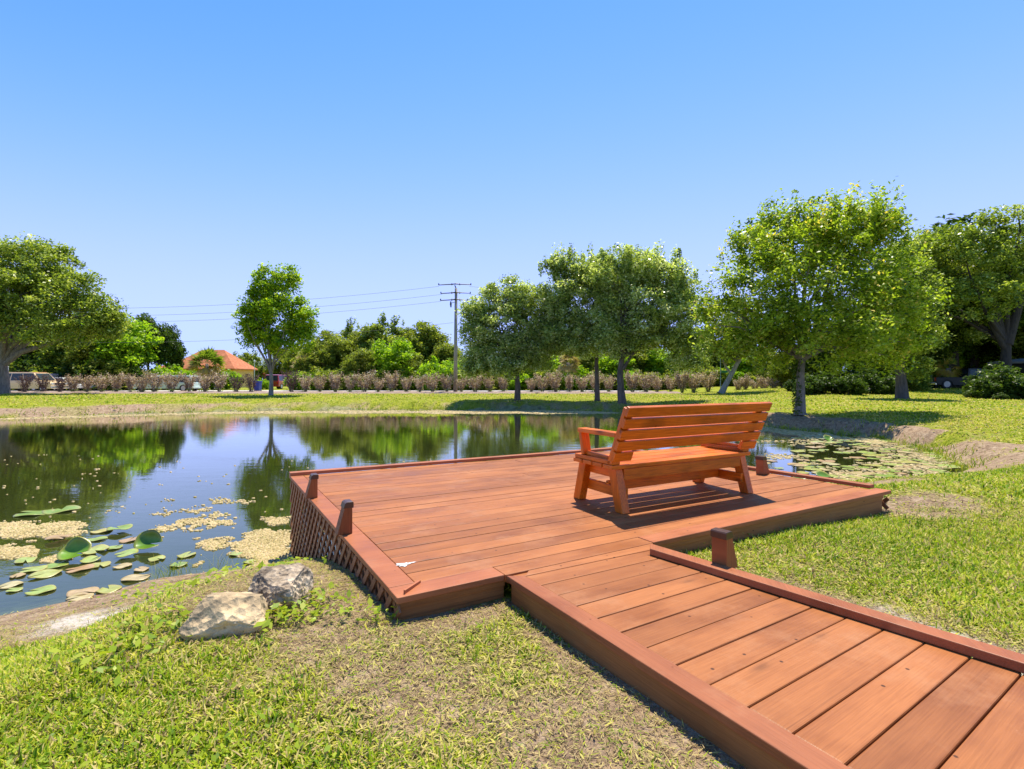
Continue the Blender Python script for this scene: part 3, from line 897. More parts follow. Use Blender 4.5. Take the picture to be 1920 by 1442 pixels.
M['hedge'] = leaf_mat('dry_hedge_leaves', [(0, (0.160, 0.103, 0.079)), (.4, (0.404, 0.285, 0.227)), (.8, (0.722, 0.558, 0.455)), (.93, (0.780, 0.728, 0.592)), (1, (0.425, 0.546, 0.114))], .22, .6)
M['hedge_dark'] = leaf_mat('dark_hedge_leaves', [(0, (0.039, 0.018, 0.023)), (.5, (0.111, 0.058, 0.065)), (1, (0.234, 0.156, 0.143))], .2, .5)
M['palm'] = leaf_mat('palm_fronds', [(0, (0.099, 0.165, 0.016)), (.5, (0.286, 0.374, 0.045)), (.7, (0.506, 0.484, 0.070)), (.82, (0.605, 0.418, 0.080)), (1, (0.462, 0.330, 0.140))], .3, .5)
M['drypalm'] = leaf_mat('dry_palm_fronds', [(0, (.20, .14, .07)), (.5, (.42, .32, .15)), (.85, (.52, .42, .20)), (1, (.20, .24, .05))], .3, .7)
M['bark'] = bark_mat('brown_bark', (.055, .042, .034), (.17, .13, .105))
M['darkbark'] = bark_mat('dark_bark', (.022, .017, .014), (.075, .058, .048))
M['palebark'] = bark_mat('pale_bark', (.20, .175, .15), (.46, .42, .37))
M['greybark'] = bark_mat('grey_bark', (.11, .09, .075), (.32, .27, .23))
M['stem'] = bark_mat('shrub_stems', (.14, .095, .075), (.34, .26, .21), 3)

def leaf_quads(C, size, up=.5, aspect=.5, fold=True, rg=rng, dirs=None):
    """rhombic leaves at centres C, individually oriented; returns verts, quads"""
    n = len(C)
    nrm = rg.normal(size=(n, 3)); nrm /= np.linalg.norm(nrm, axis=1)[:, None]
    nrm[:, 2] = np.abs(nrm[:, 2]) + up
    nrm /= np.linalg.norm(nrm, axis=1)[:, None]
    a = rg.normal(size=(n, 3)) if dirs is None else dirs
    a = a - nrm * (a * nrm).sum(1)[:, None]; a /= np.linalg.norm(a, axis=1)[:, None] + 1e-9
    b = np.cross(nrm, a)
    s = (size if np.ndim(size) else np.full(n, size))[:, None] * rg.uniform(.65, 1.35, (n, 1))
    a = a * s * .5; b = b * s * .5 * aspect
    v = np.empty((n, 4, 3))
    v[:, 0] = C - a; v[:, 1] = C + b + a * .1 + nrm * s * .06; v[:, 2] = C + a; v[:, 3] = C - b + a * .1 + nrm * s * .06
    return v.reshape(-1, 3), np.arange(n * 4).reshape(n, 4)

def crown_points(lobes, n_clump, n_leaf, rc, rg, inner=.25, squash=.7, spiky=0.0):
    """clumps spread through the lobes (mostly near their skin), leaves through the clumps. returns leaf centres, tints, clump centres"""
    w = np.array([l[3] * l[4] * l[5] for l in lobes]) ** .67; w = w / w.sum()
    idx = rg.choice(len(lobes), n_clump, p=w)
    lo = np.array([l[:6] for l in lobes])[idx]
    d = rg.normal(size=(n_clump, 3)); d /= np.linalg.norm(d, axis=1)[:, None]
    r = (inner ** 3 + (1 - inner ** 3) * rg.random(n_clump)) ** (1 / 3)
    r = r * rg.uniform(.86, 1.07, n_clump)
    cl = lo[:, :3] + d * r[:, None] * lo[:, 3:6]
    rad = rc * rg.uniform(.55, 1.35, n_clump)
    ct = rg.normal(0, .14, n_clump)
    k = rg.integers(int(n_leaf * .6), int(n_leaf * 1.4) + 1, n_clump)
    ii = np.repeat(np.arange(n_clump), k)
    p = rg.normal(size=(len(ii), 3)); p /= np.linalg.norm(p, axis=1)[:, None]
    p *= (rg.random(len(ii)) ** .45)[:, None] * rad[ii][:, None]
    p[:, 2] *= squash
    if spiky:
        top = (d[:, 2] > .35)[ii] * (rg.random(n_clump) < .55)[ii]
        p[:, 2] = np.where(top, p[:, 2] * (1 + 2.2 * spiky) + rad[ii] * spiky * .6, p[:, 2])
        p[:, 0] = np.where(top, p[:, 0] * .45, p[:, 0]); p[:, 1] = np.where(top, p[:, 1] * .45, p[:, 1])
    tint = np.clip(.51 + ct[ii] + rg.normal(0, .25, len(ii)), 0, 1)
    return cl[ii] + p, tint, cl

def limbs(mb, fork, cl, n, r0, rg, tip=.012, sides=5, droop=.12):
    """limbs from the fork to n spread-out clumps, with side twigs"""
    fork = Vector(fork)
    order = rg.permutation(len(cl))
    picked = []
    for i in order:
        c = Vector(cl[i])
        if all((c - q).length > .55 * (c - fork).length / max(1, n ** .4) for q in picked): picked.append(c)
        if len(picked) >= n: break
    for c in picked:
        d = c - fork
        m1 = fork + d * .33 + Vector((0, 0, d.length * droop)) + Vector(rg.normal(0, .04, 3)) * d.length
        m2 = fork + d * .68 + Vector((0, 0, d.length * droop * .7)) + Vector(rg.normal(0, .05, 3)) * d.length
        rr = r0 * rg.uniform(.5, 1)
        mb.tube([fork - Vector((0, 0, r0 * .8)), m1, m2, c], [rr, rr * .66, rr * .36, tip], sides, cap=False)
        for _ in range(2):
            j = Vector(cl[rg.integers(len(cl))])
            if (j - m2).length < d.length * .7:
                mb.tube([m2, m2.lerp(j, .5) + Vector((0, 0, .08)), j], [rr * .32, rr * .2, tip * .7], 4, cap=False)

def tree(name, label, x, y, lobes, leaf, bark, trunk_pts, trunk_r, n_clump, n_leaf, rc, size, seed, n_limb=12, group=None, cat="tree", spiky=0.0,
         inner=.25, aspect=.5, base=None, ups=.4, extra=None, squash=.7, limb_r=None):
    """lobes and trunk points in metres from the foot of the tree"""
    rg = np.random.default_rng(seed)
    z = gz1(x, y) - .03 if base is None else base
    root = empty(name, (x, y, z), 0, label, cat, group)
    C, t, cl = crown_points(lobes, n_clump, n_leaf, rc, rg, inner, squash, spiky)
    v, q = leaf_quads(C, size, ups, aspect, rg=rg)
    np_mesh("crown", v, q, leaf, root, {"tint": np.repeat(t, 4)})
    mb = MB()
    pts = [Vector(p) for p in trunk_pts]
    n = len(pts)
    rad = [trunk_r * (1.45 if i == 0 else 1.0 - .42 * i / (n - 1)) for i in range(n)]
    if n >= 2: pts.insert(1, pts[0].lerp(pts[1], .12)); rad.insert(1, trunk_r * 1.08)
    mb.tube(pts, rad, 10, cap=False)
    limbs(mb, pts[-1], cl, n_limb, limb_r or trunk_r * .55, rg)
    if extra: extra(mb)
    mb.build("trunk", bark, root, 0, True)
    return root

def PX(px, D): return (px - 960) / F * D
def PZ(py, D): return CZ - (py - HY) / F * D

def lobes_px(spec, D, x0, z0, dep=.8):
    """lobes given as photo ellipses (px, py, rx, ry) at distance D, turned into metres about the foot; some lie nearer, some farther"""
    out = []
    for i, s in enumerate(spec):
        px, py, rx, ry = s[:4]
        dy = s[4] if len(s) > 4 else 0
        a, b = rx / F * D, ry / F * D
        out.append((PX(px, D) - x0, dy, PZ(py, D) - z0, a, max(a, b) * dep, b))
    return out

# --- the big bright tree on the bank, right
D = 20.6; x0 = PX(1500, D); z0 = gz1(x0, D) - .03
lb = lobes_px([(1525, 530, 150, 140), (1410, 545, 90, 115, -.4), (1630, 530, 95, 125, .3), (1495, 450, 85, 80), (1610, 445, 80, 75, .4), (1362, 600, 58, 85), (1690, 600, 52, 80), (1520, 630, 150, 70, -.6), (1420, 655, 70, 42, -.3), (1630, 655, 80, 45), (1640, 425, 45, 45), (1450, 440, 50, 45), (1515, 405, 34, 34), (1570, 420, 70, 45), (1650, 412, 45, 40)], D, x0, z0)
def ivy(mb): pass
t = tree("holm_oak", "large bright green tree on the pond bank right of the bench, ivy on its trunk", x0, D, lb, M['holly'], M['greybark'],
     [(0, 0, 0), (.02, 0, .8), (.05, .05, 1.6), (.12, .05, 2.3)], .20, 700, 100, .56, .15, 101, 22, spiky=.5, limb_r=.12)
rg = np.random.default_rng(5)
hz = rg.random(420) * 2.2; ang = rg.uniform(2.2, 4.4, 420)
C = np.stack([np.cos(ang) * .24, np.sin(ang) * .24, hz], -1) + rg.normal(0, .03, (420, 3))
v, q = leaf_quads(C, .085, .1, .7, rg=rg)
np_mesh("ivy", v, q, M['dark'], t, {"tint": np.repeat(rg.random(420), 4)})

# --- three silvery oaks on the far bank
D = 34.5; x0 = PX(970, D); z0 = gz1(x0, D) - .03
lb = lobes_px([(950, 600, 78, 72), (905, 630, 42, 62), (1000, 600, 48, 70), (960, 555, 55, 36), (890, 600, 28, 40), (950, 665, 72, 36), (1000, 670, 40, 30), (890, 680, 30, 26), (930, 690, 60, 20, -.5), (1010, 640, 40, 50)], D, x0, z0)
tree("silvery_oak", "silvery green oak on the far bank beside the utility pole, leftmost of the three", x0, D, lb, M['grey_oak'], M['bark'],
     [(0, 0, 0), (.03, 0, .9), (-.02, 0, 1.7), (-.05, 0, 2.3)], .21, 640, 110, .54, .165, 102, 16, "oaks on the far bank")
D = 33.5; x0 = PX(1120, D); z0 = gz1(x0, D) - .03
lb = lobes_px([(1090, 560, 80, 75), (1040, 540, 35, 60), (1120, 520, 60, 45), (1060, 620, 60, 45), (1140, 600, 60, 60), (1050, 500, 18, 26), (1075, 490, 14, 22), (1040, 630, 40, 40), (1090, 640, 60, 30, -.5)], D, x0, z0)
tree("silvery_oak", "slender trunked silvery oak on the far bank, middle of the three", x0, D, lb, M['grey_oak'], M['bark'],
     [(0, 0, 0), (-.02, 0, 1.2), (-.06, 0, 2.4), (-.05, 0, 3.2)], .17, 640, 110, .54, .165, 103, 16, "oaks on the far bank", spiky=.5)
D = 31.0; x0 = PX(1167, D); z0 = gz1(x0, D) - .03
lb = lobes_px([(1200, 550, 85, 80), (1260, 580, 45, 80), (1170, 510, 65, 45), (1230, 505, 55, 40), (1160, 600, 60, 60), (1280, 640, 38, 42), (1220, 620, 70, 40), (1290, 670, 34, 26), (1160, 640, 50, 30), (1285, 560, 30, 50)], D, x0, z0)
def lim3(mb):
    mb.tube([(.05, 0, 2.2), (.5, -.1, 3.0), (1.3, -.2, 3.7), (2.2, -.2, 4.2)], [.11, .09, .06, .03], 6, cap=False)
tree("silvery_oak", "leaning thick trunked silvery oak at the water's edge behind the bench, rightmost of the three", x0, D, lb, M['grey_oak'], M['bark'],
     [(0, 0, 0), (-.10, 0, 1.0), (-.14, 0, 2.0), (-.02, 0, 3.0)], .25, 720, 110, .56, .165, 104, 18, "oaks on the far bank", spiky=.3, extra=lim3)

# --- lone bright tree
D = 38.5; x0 = PX(508, D); z0 = gz1(x0, D) - .03
lb = lobes_px([(520, 590, 62, 52), (480, 600, 34, 34), (560, 600, 34, 42), (510, 545, 42, 40), (535, 520, 26, 26), (497, 520, 22, 20), (465, 605, 22, 16), (540, 640, 48, 24), (488, 560, 28, 34), (500, 640, 44, 22), (470, 630, 26, 16)], D, x0, z0)
def multi(mb):
    rr = np.random.default_rng(4)
    for k in range(9):
        a = k * .7; e = rr.uniform(1.0, 2.0)
        mb.tube([(0, 0, 1.5), (math.cos(a) * .25, math.sin(a) * .2, 2.4), (math.cos(a) * e * .75, math.sin(a) * e * .6, 3.8), (math.cos(a) * e * 1.1, math.sin(a) * e, 5.2)], [.065, .055, .04, .02], 6, cap=False)
tree("young_maple", "lone bright yellow green tree with a pale forked trunk on the far lawn", x0, D, lb, M['maple'], M['greybark'],
     [(0, 0, 0), (.03, 0, .8), (.02, 0, 1.6), (.0, 0, 2.0)], .17, 480, 60, .50, .21, 105, 10, extra=multi, inner=.4)

# --- large live oak, left edge
D = 43.0; x0 = PX(4, D); z0 = -.15
lb = lobes_px([(0, 540, 130, 75), (90, 560, 90, 60, -1.5), (160, 590, 66, 52), (50, 510, 90, 52), (-90, 570, 90, 70), (120, 620, 60, 40, -2), (195, 585, 30, 30), (0, 600, 90, 40, -3), (130, 540, 55, 40), (60, 470, 60, 20), (200, 610, 28, 32)], D, x0, z0)
def oaklimbs(mb):
    mb.tube([(0, 0, 2.6), (.9, -.2, 4.0), (2.6, -.5, 5.0), (5.2, -.6, 6.2)], [.32, .26, .18, .06], 8, cap=False)
    mb.tube([(0, 0, 2.4), (1.4, .1, 3.5), (3.6, .3, 4.2), (6.4, .3, 5.2)], [.28, .22, .15, .05], 8, cap=False)
    mb.tube([(0, 0, 2.8), (.2, 0, 4.6), (.6, .2, 6.4), (1.0, .2, 8.5)], [.38, .32, .22, .08], 8, cap=False)
    mb.tube([(0, 0, 2.8), (-1.6, 0, 4.4), (-3.6, .2, 6.0)], [.3, .22, .1], 8, cap=False)
tree("live_oak", "huge spreading live oak with thick pale limbs at the left edge", x0, D, lb, M['oak'], M['greybark'],
     [(-.1, 0, 0), (0, 0, 1.2), (-.05, 0, 2.2), (0, 0, 2.9)], .55, 1000, 80, .78, .24, 106, 18, base=-.15, extra=oaklimbs, inner=.45)

# --- big oak, right edge, and its neighbours
D = 40.0; x0 = PX(1888, D); z0 = gz1(x0, D)
lb = lobes_px([(1830, 480, 70, 50), (1900, 440, 60, 55), (1790, 460, 45, 40), (1820, 560, 60, 42, -1), (1930, 520, 55, 60), (1780, 545, 40, 40), (1960, 460, 60, 70), (1850, 420, 30, 26), (1770, 620, 40, 30, 1.5), (1760, 500, 40, 50, 2), (1880, 600, 60, 40, 2), (1850, 520, 70, 50, 1), (1755, 450, 45, 40, 2), (1740, 560, 40, 50, 2), (1760, 590, 40, 40, 2)], D, x0, z0)
def ro(mb):
    mb.tube([(0, 0, 3.6), (.5, 0, 5.2), (1.1, 0, 7.2), (1.6, 0, 9.6)], [.36, .30, .24, .1], 8, cap=False)
    mb.tube([(-.1, 0, 3.2), (-.9, 0, 4.6), (-1.6, 0, 6.0), (-2.2, 0, 7.6)], [.24, .18, .14, .06], 8, cap=False)
tree("live_oak", "tall oak with a dark forked trunk at the right edge, towering over the woods", x0, D, lb, M['oak'], M['darkbark'],
     [(0, 0, 0), (-.1, 0, 1.4), (-.1, 0, 2.6), (0, 0, 3.8)], .46, 680, 75, .68, .23, 107, 12, extra=ro, inner=.5)
D = 31.5; x0 = PX(1690, D); z0 = gz1(x0, D)
lb = lobes_px([(1690, 570, 62, 75), (1660, 620, 66, 60), (1725, 640, 40, 40), (1690, 500, 40, 50), (1715, 690, 26, 20)], D, x0, z0)
def lb2(mb): mb.tube([(0, 0, 2.3), (.5, 0, 2.9), (1.4, 0, 3.3)], [.14, .1, .05], 6, cap=False)
tree("live_oak", "oak with a stout brown trunk standing behind the big bright tree", x0, D, lb, M['oak'], M['bark'],
     [(.05, 0, 0), (0, 0, 1.0), (-.05, 0, 2.0), (-.1, 0, 2.8)], .34, 480, 70, .58, .18, 108, 12, extra=lb2)
D = 42.0; x0 = PX(1352, D); z0 = -.15
lb = lobes_px([(1360, 640, 50, 40), (1320, 650, 40, 35), (1410, 640, 45, 40), (1370, 600, 50, 40)], D, x0, z0)
def ll(mb): mb.tube([(.85, 0, 1.6), (.4, 0, 2.2), (.1, 0, 2.9)], [.13, .09, .05], 6, cap=False)
tree("leaning_tree", "pale barked tree leaning to the right beside the street sign, behind the bench", x0, D, lb, M['olive'], M['palebark'],
     [(0, 0, 0), (.35, 0, .7), (.85, 0, 1.6), (1.5, 0, 2.8)], .26, 260, 60, .62, .2, 109, 8, extra=ll)

# --- background trees: five kinds, copied
def proto(name, leaf, bark, lobes, n_clump, n_leaf, rc, size, seed, th, tr=.16, **k):
    return tree(name, None, 0, 0, lobes, leaf, bark, [(0, 0, 0), (.04, 0, th * .5), (0, 0, th)], tr, n_clump, n_leaf, rc, size, seed, 8, base=0, **k)
protos = {
 'round': proto("broadleaf_tree", M['olive'], M['bark'], [(0, 0, 3.4, 2.3, 2.1, 2.0), (-1.3, .3, 2.7, 1.5, 1.4, 1.4), (1.3, -.3, 2.9, 1.5, 1.4, 1.5), (.3, 0, 4.9, 1.3, 1.3, 1.1), (0, -.6, 1.5, 2.0, 1.6, 1.2)], 300, 62, .55, .24, 201, 1.4),
 'tall': proto("broadleaf_tree", M['oak'], M['bark'], [(0, 0, 3.8, 1.7, 1.7, 2.4), (-.9, .2, 2.6, 1.4, 1.3, 1.5), (.9, -.2, 3.1, 1.3, 1.3, 1.6), (.1, 0, 6.0, .9, .9, .9), (0, -.4, 1.4, 1.8, 1.5, 1.2)], 290, 62, .52, .24, 202, 1.6, spiky=.5),
 'lime': proto("broadleaf_tree", M['lime'], M['bark'], [(0, 0, 2.9, 2.0, 1.9, 1.7), (-1.2, .2, 2.1, 1.3, 1.3, 1.3), (1.2, -.2, 2.3, 1.3, 1.3, 1.3), (0, -.5, 1.2, 1.9, 1.6, 1.1)], 250, 60, .50, .23, 203, 1.0),
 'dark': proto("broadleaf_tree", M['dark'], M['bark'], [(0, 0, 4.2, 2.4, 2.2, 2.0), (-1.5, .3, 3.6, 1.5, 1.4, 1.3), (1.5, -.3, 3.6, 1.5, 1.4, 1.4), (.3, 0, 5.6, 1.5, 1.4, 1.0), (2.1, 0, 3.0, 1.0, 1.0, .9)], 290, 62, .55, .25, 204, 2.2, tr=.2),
 'bush': proto("leafy_bush", M['olive'], M['stem'], [(0, 0, .75, 1.1, 1.0, .75), (-.7, .1, .55, .7, .7, .55), (.7, -.1, .6, .7, .7, .6)], 110, 55, .34, .16, 205, .3, tr=.05),
 'darkbush': proto("leafy_bush", M['dark'], M['stem'], [(0, 0, .9, 1.2, 1.0, .95), (-.8, .1, .6, .8, .7, .6), (.8, -.1, .65, .8, .7, .65)], 110, 55, .36, .17, 206, .3, tr=.05),
 'limebush': proto("leafy_bush", M['lime'], M['stem'], [(0, 0, .75, 1.1, 1.0, .75), (-.7, .1, .55, .7, .7, .55), (.7, -.1, .6, .7, .7, .6)], 110, 55, .34, .16, 207, .3, tr=.05)}
HGT = {'round': 5.7, 'tall': 6.3, 'lime': 4.5, 'dark': 6.5, 'bush': 1.55, 'darkbush': 1.9, 'limebush': 1.55}
used = set()
def put(kind, px, D, top_py, label, group=None, wide=1.0, cat=None, dz=0.0):
    """a copy of one kind with its top at photo row top_py"""
    x = PX(px, D); z = gz1(x, D) if D < 44 else (-.15 if x < 15 else gz1(x, D))
    h = PZ(top_py, D) - z
    p = protos[kind]
    o = p if kind not in used else copy_tree(p)
    used.add(kind)
    s = h / HGT[kind]
    o.location = (x, D, z - .02 + dz); o.scale = (s * wide, s * wide, s)
    o.rotation_euler = (0, 0, random.uniform(0, 6.28))
    o['label'] = label; o['category'] = cat or ("bush" if 'bush' in kind else "tree")
    if group: o['group'] = group
    elif 'group' in o: del o['group']
    return o

# left woods behind the oak
WL_ = "trees behind the left oak"
gl_ = "broad green tree in the wood behind the huge oak at the left"
for px, Dd, top, kd in ((40, 60, 590, 'tall'), (95, 61, 600, 'round'), (150, 60, 585, 'tall'), (-40, 62, 580, 'round'), (195, 60, 610, 'round'), (-120, 62, 560, 'tall')):
    put(kd, px, Dd, top, gl_, WL_, 1.15)
for k, (px, top) in enumerate(((30, 668), (75, 660), (115, 672), (165, 665), (205, 662), (235, 676))):
    put('darkbush' if k % 2 else 'bush', px, 58, top, "dark leafy thicket bush under the trees behind the parked wagon and blue vehicle", "thicket bushes at the left", 1.0)
put('lime', 230, 60, 592, "yellowish green tree between the huge oak and the dark crowned tree", None, 1.0)
put('dark', 278, 64, 590, "dark green crowned tree in front of the orange roofed house", None, .72)
put('dark', 314, 64, 610, "smaller dark tree at the left end of the orange roof, right of its darker neighbour", None, .6)
put('limebush', 308, 62, 680, "bright lime bush below the dark trees before the orange roofed house", None, 1.1)
put('limebush', 345, 62, 688, "bright lime bush left of the palm before the orange roofed house", None, 1.2)
put('limebush', 418, 62, 690, "bright lime bush right of the palm before the orange roofed house", None, .9)
put('limebush', 492, 63, 708, "small lime bush beside the red vehicle", None, .8)
# middle woods
gm = "trees behind the hedge in the middle"
for px, Dd, top, kd, lab in (
    (612, 64, 622, 'round', "olive green tree just right of the lone bright tree, behind the hedge"),
    (655, 68, 616, 'tall', "olive tree between the dry palm and the taller wood, behind the hedge"),
    (708, 64, 606, 'tall', "pointed tallest tree of the wood left of the utility pole"),
    (738, 60, 634, 'lime', "yellow green rounded tree in the middle of the wood left of the pole"),
    (792, 65, 606, 'round', "grey green tree with two humps left of the utility pole"),
    (838, 63, 645, 'round', "low green tree directly behind the utility pole"),
    (680, 59, 655, 'round', "low rounded olive tree at the front of the wood left of the pole"),
    (770, 60, 662, 'round', "low tree at the wood's foot, second left of the utility pole"),
    (632, 62, 634, 'round', "mid green tree left of the dry palms' wood, behind the hedge"),
    (690, 66, 614, 'round', "broad green tree left of the pointed tallest tree, behind the hedge"),
    (745, 67, 612, 'tall', "tall green tree right of the pointed tallest tree, behind the hedge"),
    (770, 68, 622, 'round', "green tree left of the two humped tree, behind the hedge"),
    (815, 66, 622, 'round', "green tree right of the two humped tree, near the utility pole"),
    (590, 61, 648, 'round', "low olive tree behind the lone bright tree's trunk")):
    put(kd, px, Dd, top, lab, gm, 1.05)
put('limebush', 826, 58, 668, "bright lime shrub in front of the wood, just left of the pole", None, .8)
put('lime', 860, 60, 672, "bright lime tree behind the foot of the utility pole", None, .9)
gg = "trees seen beneath the silvery oaks"
for i, (px, Dd, top, kd) in enumerate(((905, 62, 650, 'round'), (960, 66, 630, 'tall'), (1010, 60, 652, 'lime'), (1045, 66, 632, 'round'), (1095, 62, 642, 'round'), (1120, 66, 630, 'round'), (1150, 60, 652, 'lime'), (1190, 62, 640, 'round'), (1215, 66, 634, 'tall'), (1245, 61, 648, 'lime'), (1280, 62, 640, 'round'), (1310, 66, 630, 'round'), (1345, 62, 640, 'round'), (1395, 60, 652, 'lime'), (1430, 60, 650, 'round'), (1480, 60, 660, 'round'), (1540, 58, 650, 'tall'))):
    put(kd, px, Dd, top, "pale green tree of the wood seen under the silvery oaks behind the hedge", gg, 1.1)
for px, Dd, top, kd in ((440, 110, 668, 'tall'), (462, 110, 662, 'round'), (482, 100, 668, 'tall'), (530, 100, 655, 'round'), (560, 96, 650, 'round')):
    put(kd, px, Dd, top, "distant green tree beyond the orange roofed house", "distant trees beyond the house")
for i, px in enumerate(range(575, 1500, 33)):
    put('bush' if i % 3 else 'limebush', px + random.uniform(-8, 8), 58.5, random.uniform(684, 696), "low green bush filling the gap behind the brown hedge row", "bushes behind the hedge row", 1.15)
# right woods
gr_ = "dark trees in the right wood"
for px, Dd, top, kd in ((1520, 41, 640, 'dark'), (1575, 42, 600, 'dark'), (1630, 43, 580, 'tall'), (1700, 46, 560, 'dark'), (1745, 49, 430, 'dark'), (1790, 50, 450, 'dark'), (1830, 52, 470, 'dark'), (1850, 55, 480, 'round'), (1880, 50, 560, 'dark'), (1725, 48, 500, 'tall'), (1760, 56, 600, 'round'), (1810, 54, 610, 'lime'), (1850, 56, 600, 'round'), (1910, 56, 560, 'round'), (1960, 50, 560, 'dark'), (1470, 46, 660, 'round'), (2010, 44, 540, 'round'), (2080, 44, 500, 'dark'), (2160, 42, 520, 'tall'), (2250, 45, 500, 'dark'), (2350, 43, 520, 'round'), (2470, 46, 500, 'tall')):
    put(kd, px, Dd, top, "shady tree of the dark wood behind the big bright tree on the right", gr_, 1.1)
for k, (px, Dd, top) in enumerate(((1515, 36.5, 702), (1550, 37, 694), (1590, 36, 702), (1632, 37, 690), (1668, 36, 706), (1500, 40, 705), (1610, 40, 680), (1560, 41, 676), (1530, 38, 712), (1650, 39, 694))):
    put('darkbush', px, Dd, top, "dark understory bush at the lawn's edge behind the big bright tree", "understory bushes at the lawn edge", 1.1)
put('bush', 1716, 40, 694, "pale green rounded bush left of the black pickup", None, .9)
put('bush', 1742, 52, 700, "small pale bush behind the tail of the black pickup", None, .9)
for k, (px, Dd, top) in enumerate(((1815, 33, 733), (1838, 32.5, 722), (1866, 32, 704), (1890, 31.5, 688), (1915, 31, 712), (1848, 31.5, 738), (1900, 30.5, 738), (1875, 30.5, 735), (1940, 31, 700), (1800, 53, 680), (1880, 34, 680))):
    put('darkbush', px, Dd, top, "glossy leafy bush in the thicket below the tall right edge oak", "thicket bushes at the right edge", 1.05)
for k in list(protos):
    if k not in used: raise RuntimeError(k)

# --- palms
def palm(px, D, cy, r_px, label, leafm, nf, dead, seed, trunk_r=.17, base=-.15):
    rg = np.random.default_rng(seed)
    x = PX(px, D); zc = PZ(cy, D) - base; r = r_px / F * D
    root = empty("cabbage_palm", (x, D, base), 0, label, "palm")
    V, Fq, T = [], [], []
    n0 = 0
    for k in range(nf):
        az = rg.uniform(0, 6.283); el = rg.uniform(-.9, 1.4)
        tnt = rg.uniform(.0, .55) if (el > .05 and rg.random() > dead) else rg.uniform(.68, .95)
        dirv = np.array([math.cos(az) * math.cos(el), math.sin(az) * math.cos(el), math.sin(el)])
        side = np.array([-math.sin(az), math.cos(az), 0]); upv = np.cross(dirv, side)
        c0 = np.array([0, 0, zc]) + dirv * r * .45
        for j in range(11):      # a fan of narrow leaflets
            a = (j - 5) / 5 * 1.25
            dd = dirv * math.cos(a) + side * math.sin(a)
            tip = c0 + dd * r * rg.uniform(.45, .62) + np.array([0, 0, -.16 * r * abs(a) - .1 * r])
            w = upv * .012 * r + np.cross(dd, upv) * .035 * r
            V += [c0, c0 + (tip - c0) * .5 + w, tip, c0 + (tip - c0) * .5 - w]; Fq.append((n0, n0 + 1, n0 + 2, n0 + 3)); n0 += 4
            T += [min(1, max(0, tnt + rg.normal(0, .06)))] * 4
    np_mesh("fronds", np.array(V), np.array(Fq), leafm, root, {"tint": np.array(T)})
    mb = MB(); mb.tube([(0, 0, 0), (.04, 0, zc * .5), (0, 0, zc)], [trunk_r * 1.2, trunk_r, trunk_r], 9); mb.build("trunk", M['greybark'], root, 0, True)
palm(388, 60, 682, 37, "green cabbage palm with yellow lower fronds in front of the orange roofed house", M['palm'], 75, .1, 1)
palm(570, 60, 686, 26, "straw coloured dry palm right of the lone bright tree", M['drypalm'], 60, .5, 2)
palm(600, 60.5, 690, 20, "brownish dry palm, second right of the lone bright tree", M['drypalm'], 45, .5, 3)
palm(1065, 57, 680, 26, "tan dry palm seen beneath the silvery oaks", M['drypalm'], 55, .6, 4)
palm(1778, 44, 690, 24, "yellowish palm behind the bed of the black pickup", M['palm'], 45, .5, 5, base=.15)

# --- hedge row along the road
def shrub_proto(seed, leafm, n, h=1.65, wv=.72):
    rg = np.random.default_rng(seed)
    root = empty("hedge_shrub", (0, 0, 0))
    mb = MB(); C, T = [], []
    ns = 15
    for k in range(ns):
        az = rg.uniform(0, 6.283); sp = wv * math.sqrt(rg.uniform(.02, 1)); hh = h * rg.uniform(.78, 1.06)
        p0 = Vector((math.cos(az) * .06, math.sin(az) * .06, 0)); p2 = Vector((math.cos(az) * sp, math.sin(az) * sp, hh))
        p1 = p0.lerp(p2, .42) + Vector((math.cos(az), math.sin(az), 0)) * (-.10 * sp)
        mb.tube([p0, p1, p2], [.022, .015, .006], 4, cap=False)
        m = int(n / ns)
        t = rg.uniform(.26, 1.0, m) ** .8
        a = np.array(p0); b = np.array(p1); c = np.array(p2)
        q = ((1 - t) ** 2)[:, None] * a + (2 * t * (1 - t))[:, None] * b + (t ** 2)[:, None] * c
        C.append(q + rg.normal(0, .085, (m, 3))); T.append(np.clip(rg.normal(.5, .24, m), 0, .94))
    m = 60
    C.append(np.stack([rg.normal(0, .16, m), rg.normal(0, .16, m), rg.uniform(.05, .35, m)], -1)); T.append(np.full(m, 1.0))
    C = np.concatenate(C); T = np.concatenate(T)
    v, q = leaf_quads(C, .105, .1, .55, rg=rg)
    np_mesh("foliage", v, q, leafm, root, {"tint": np.repeat(T, 4)})
    mb.build("stems", M['stem'], root, 0, True)
    return root
sp = [shrub_proto(300 + i, M['hedge'], 1050 + 90 * i) for i in range(4)]
spd = [shrub_proto(310 + i, M['hedge_dark'], 900) for i in range(2)]
first = {}
hedge_px = [45, 82, 112, 137, 163, 190, 218, 245, 266, 290, 322, 355, 384, 411] + [443, 471] + \
           [546, 573, 600, 629, 656, 684, 709, 734, 762, 787, 811, 838, 865, 891, 918, 944, 996, 1017, 1042, 1068, 1092, 1116, 1141, 1186, 1211, 1232, 1258, 1279, 1301, 1328, 1384, 1398, 1415, 1433, 1450, 1468]
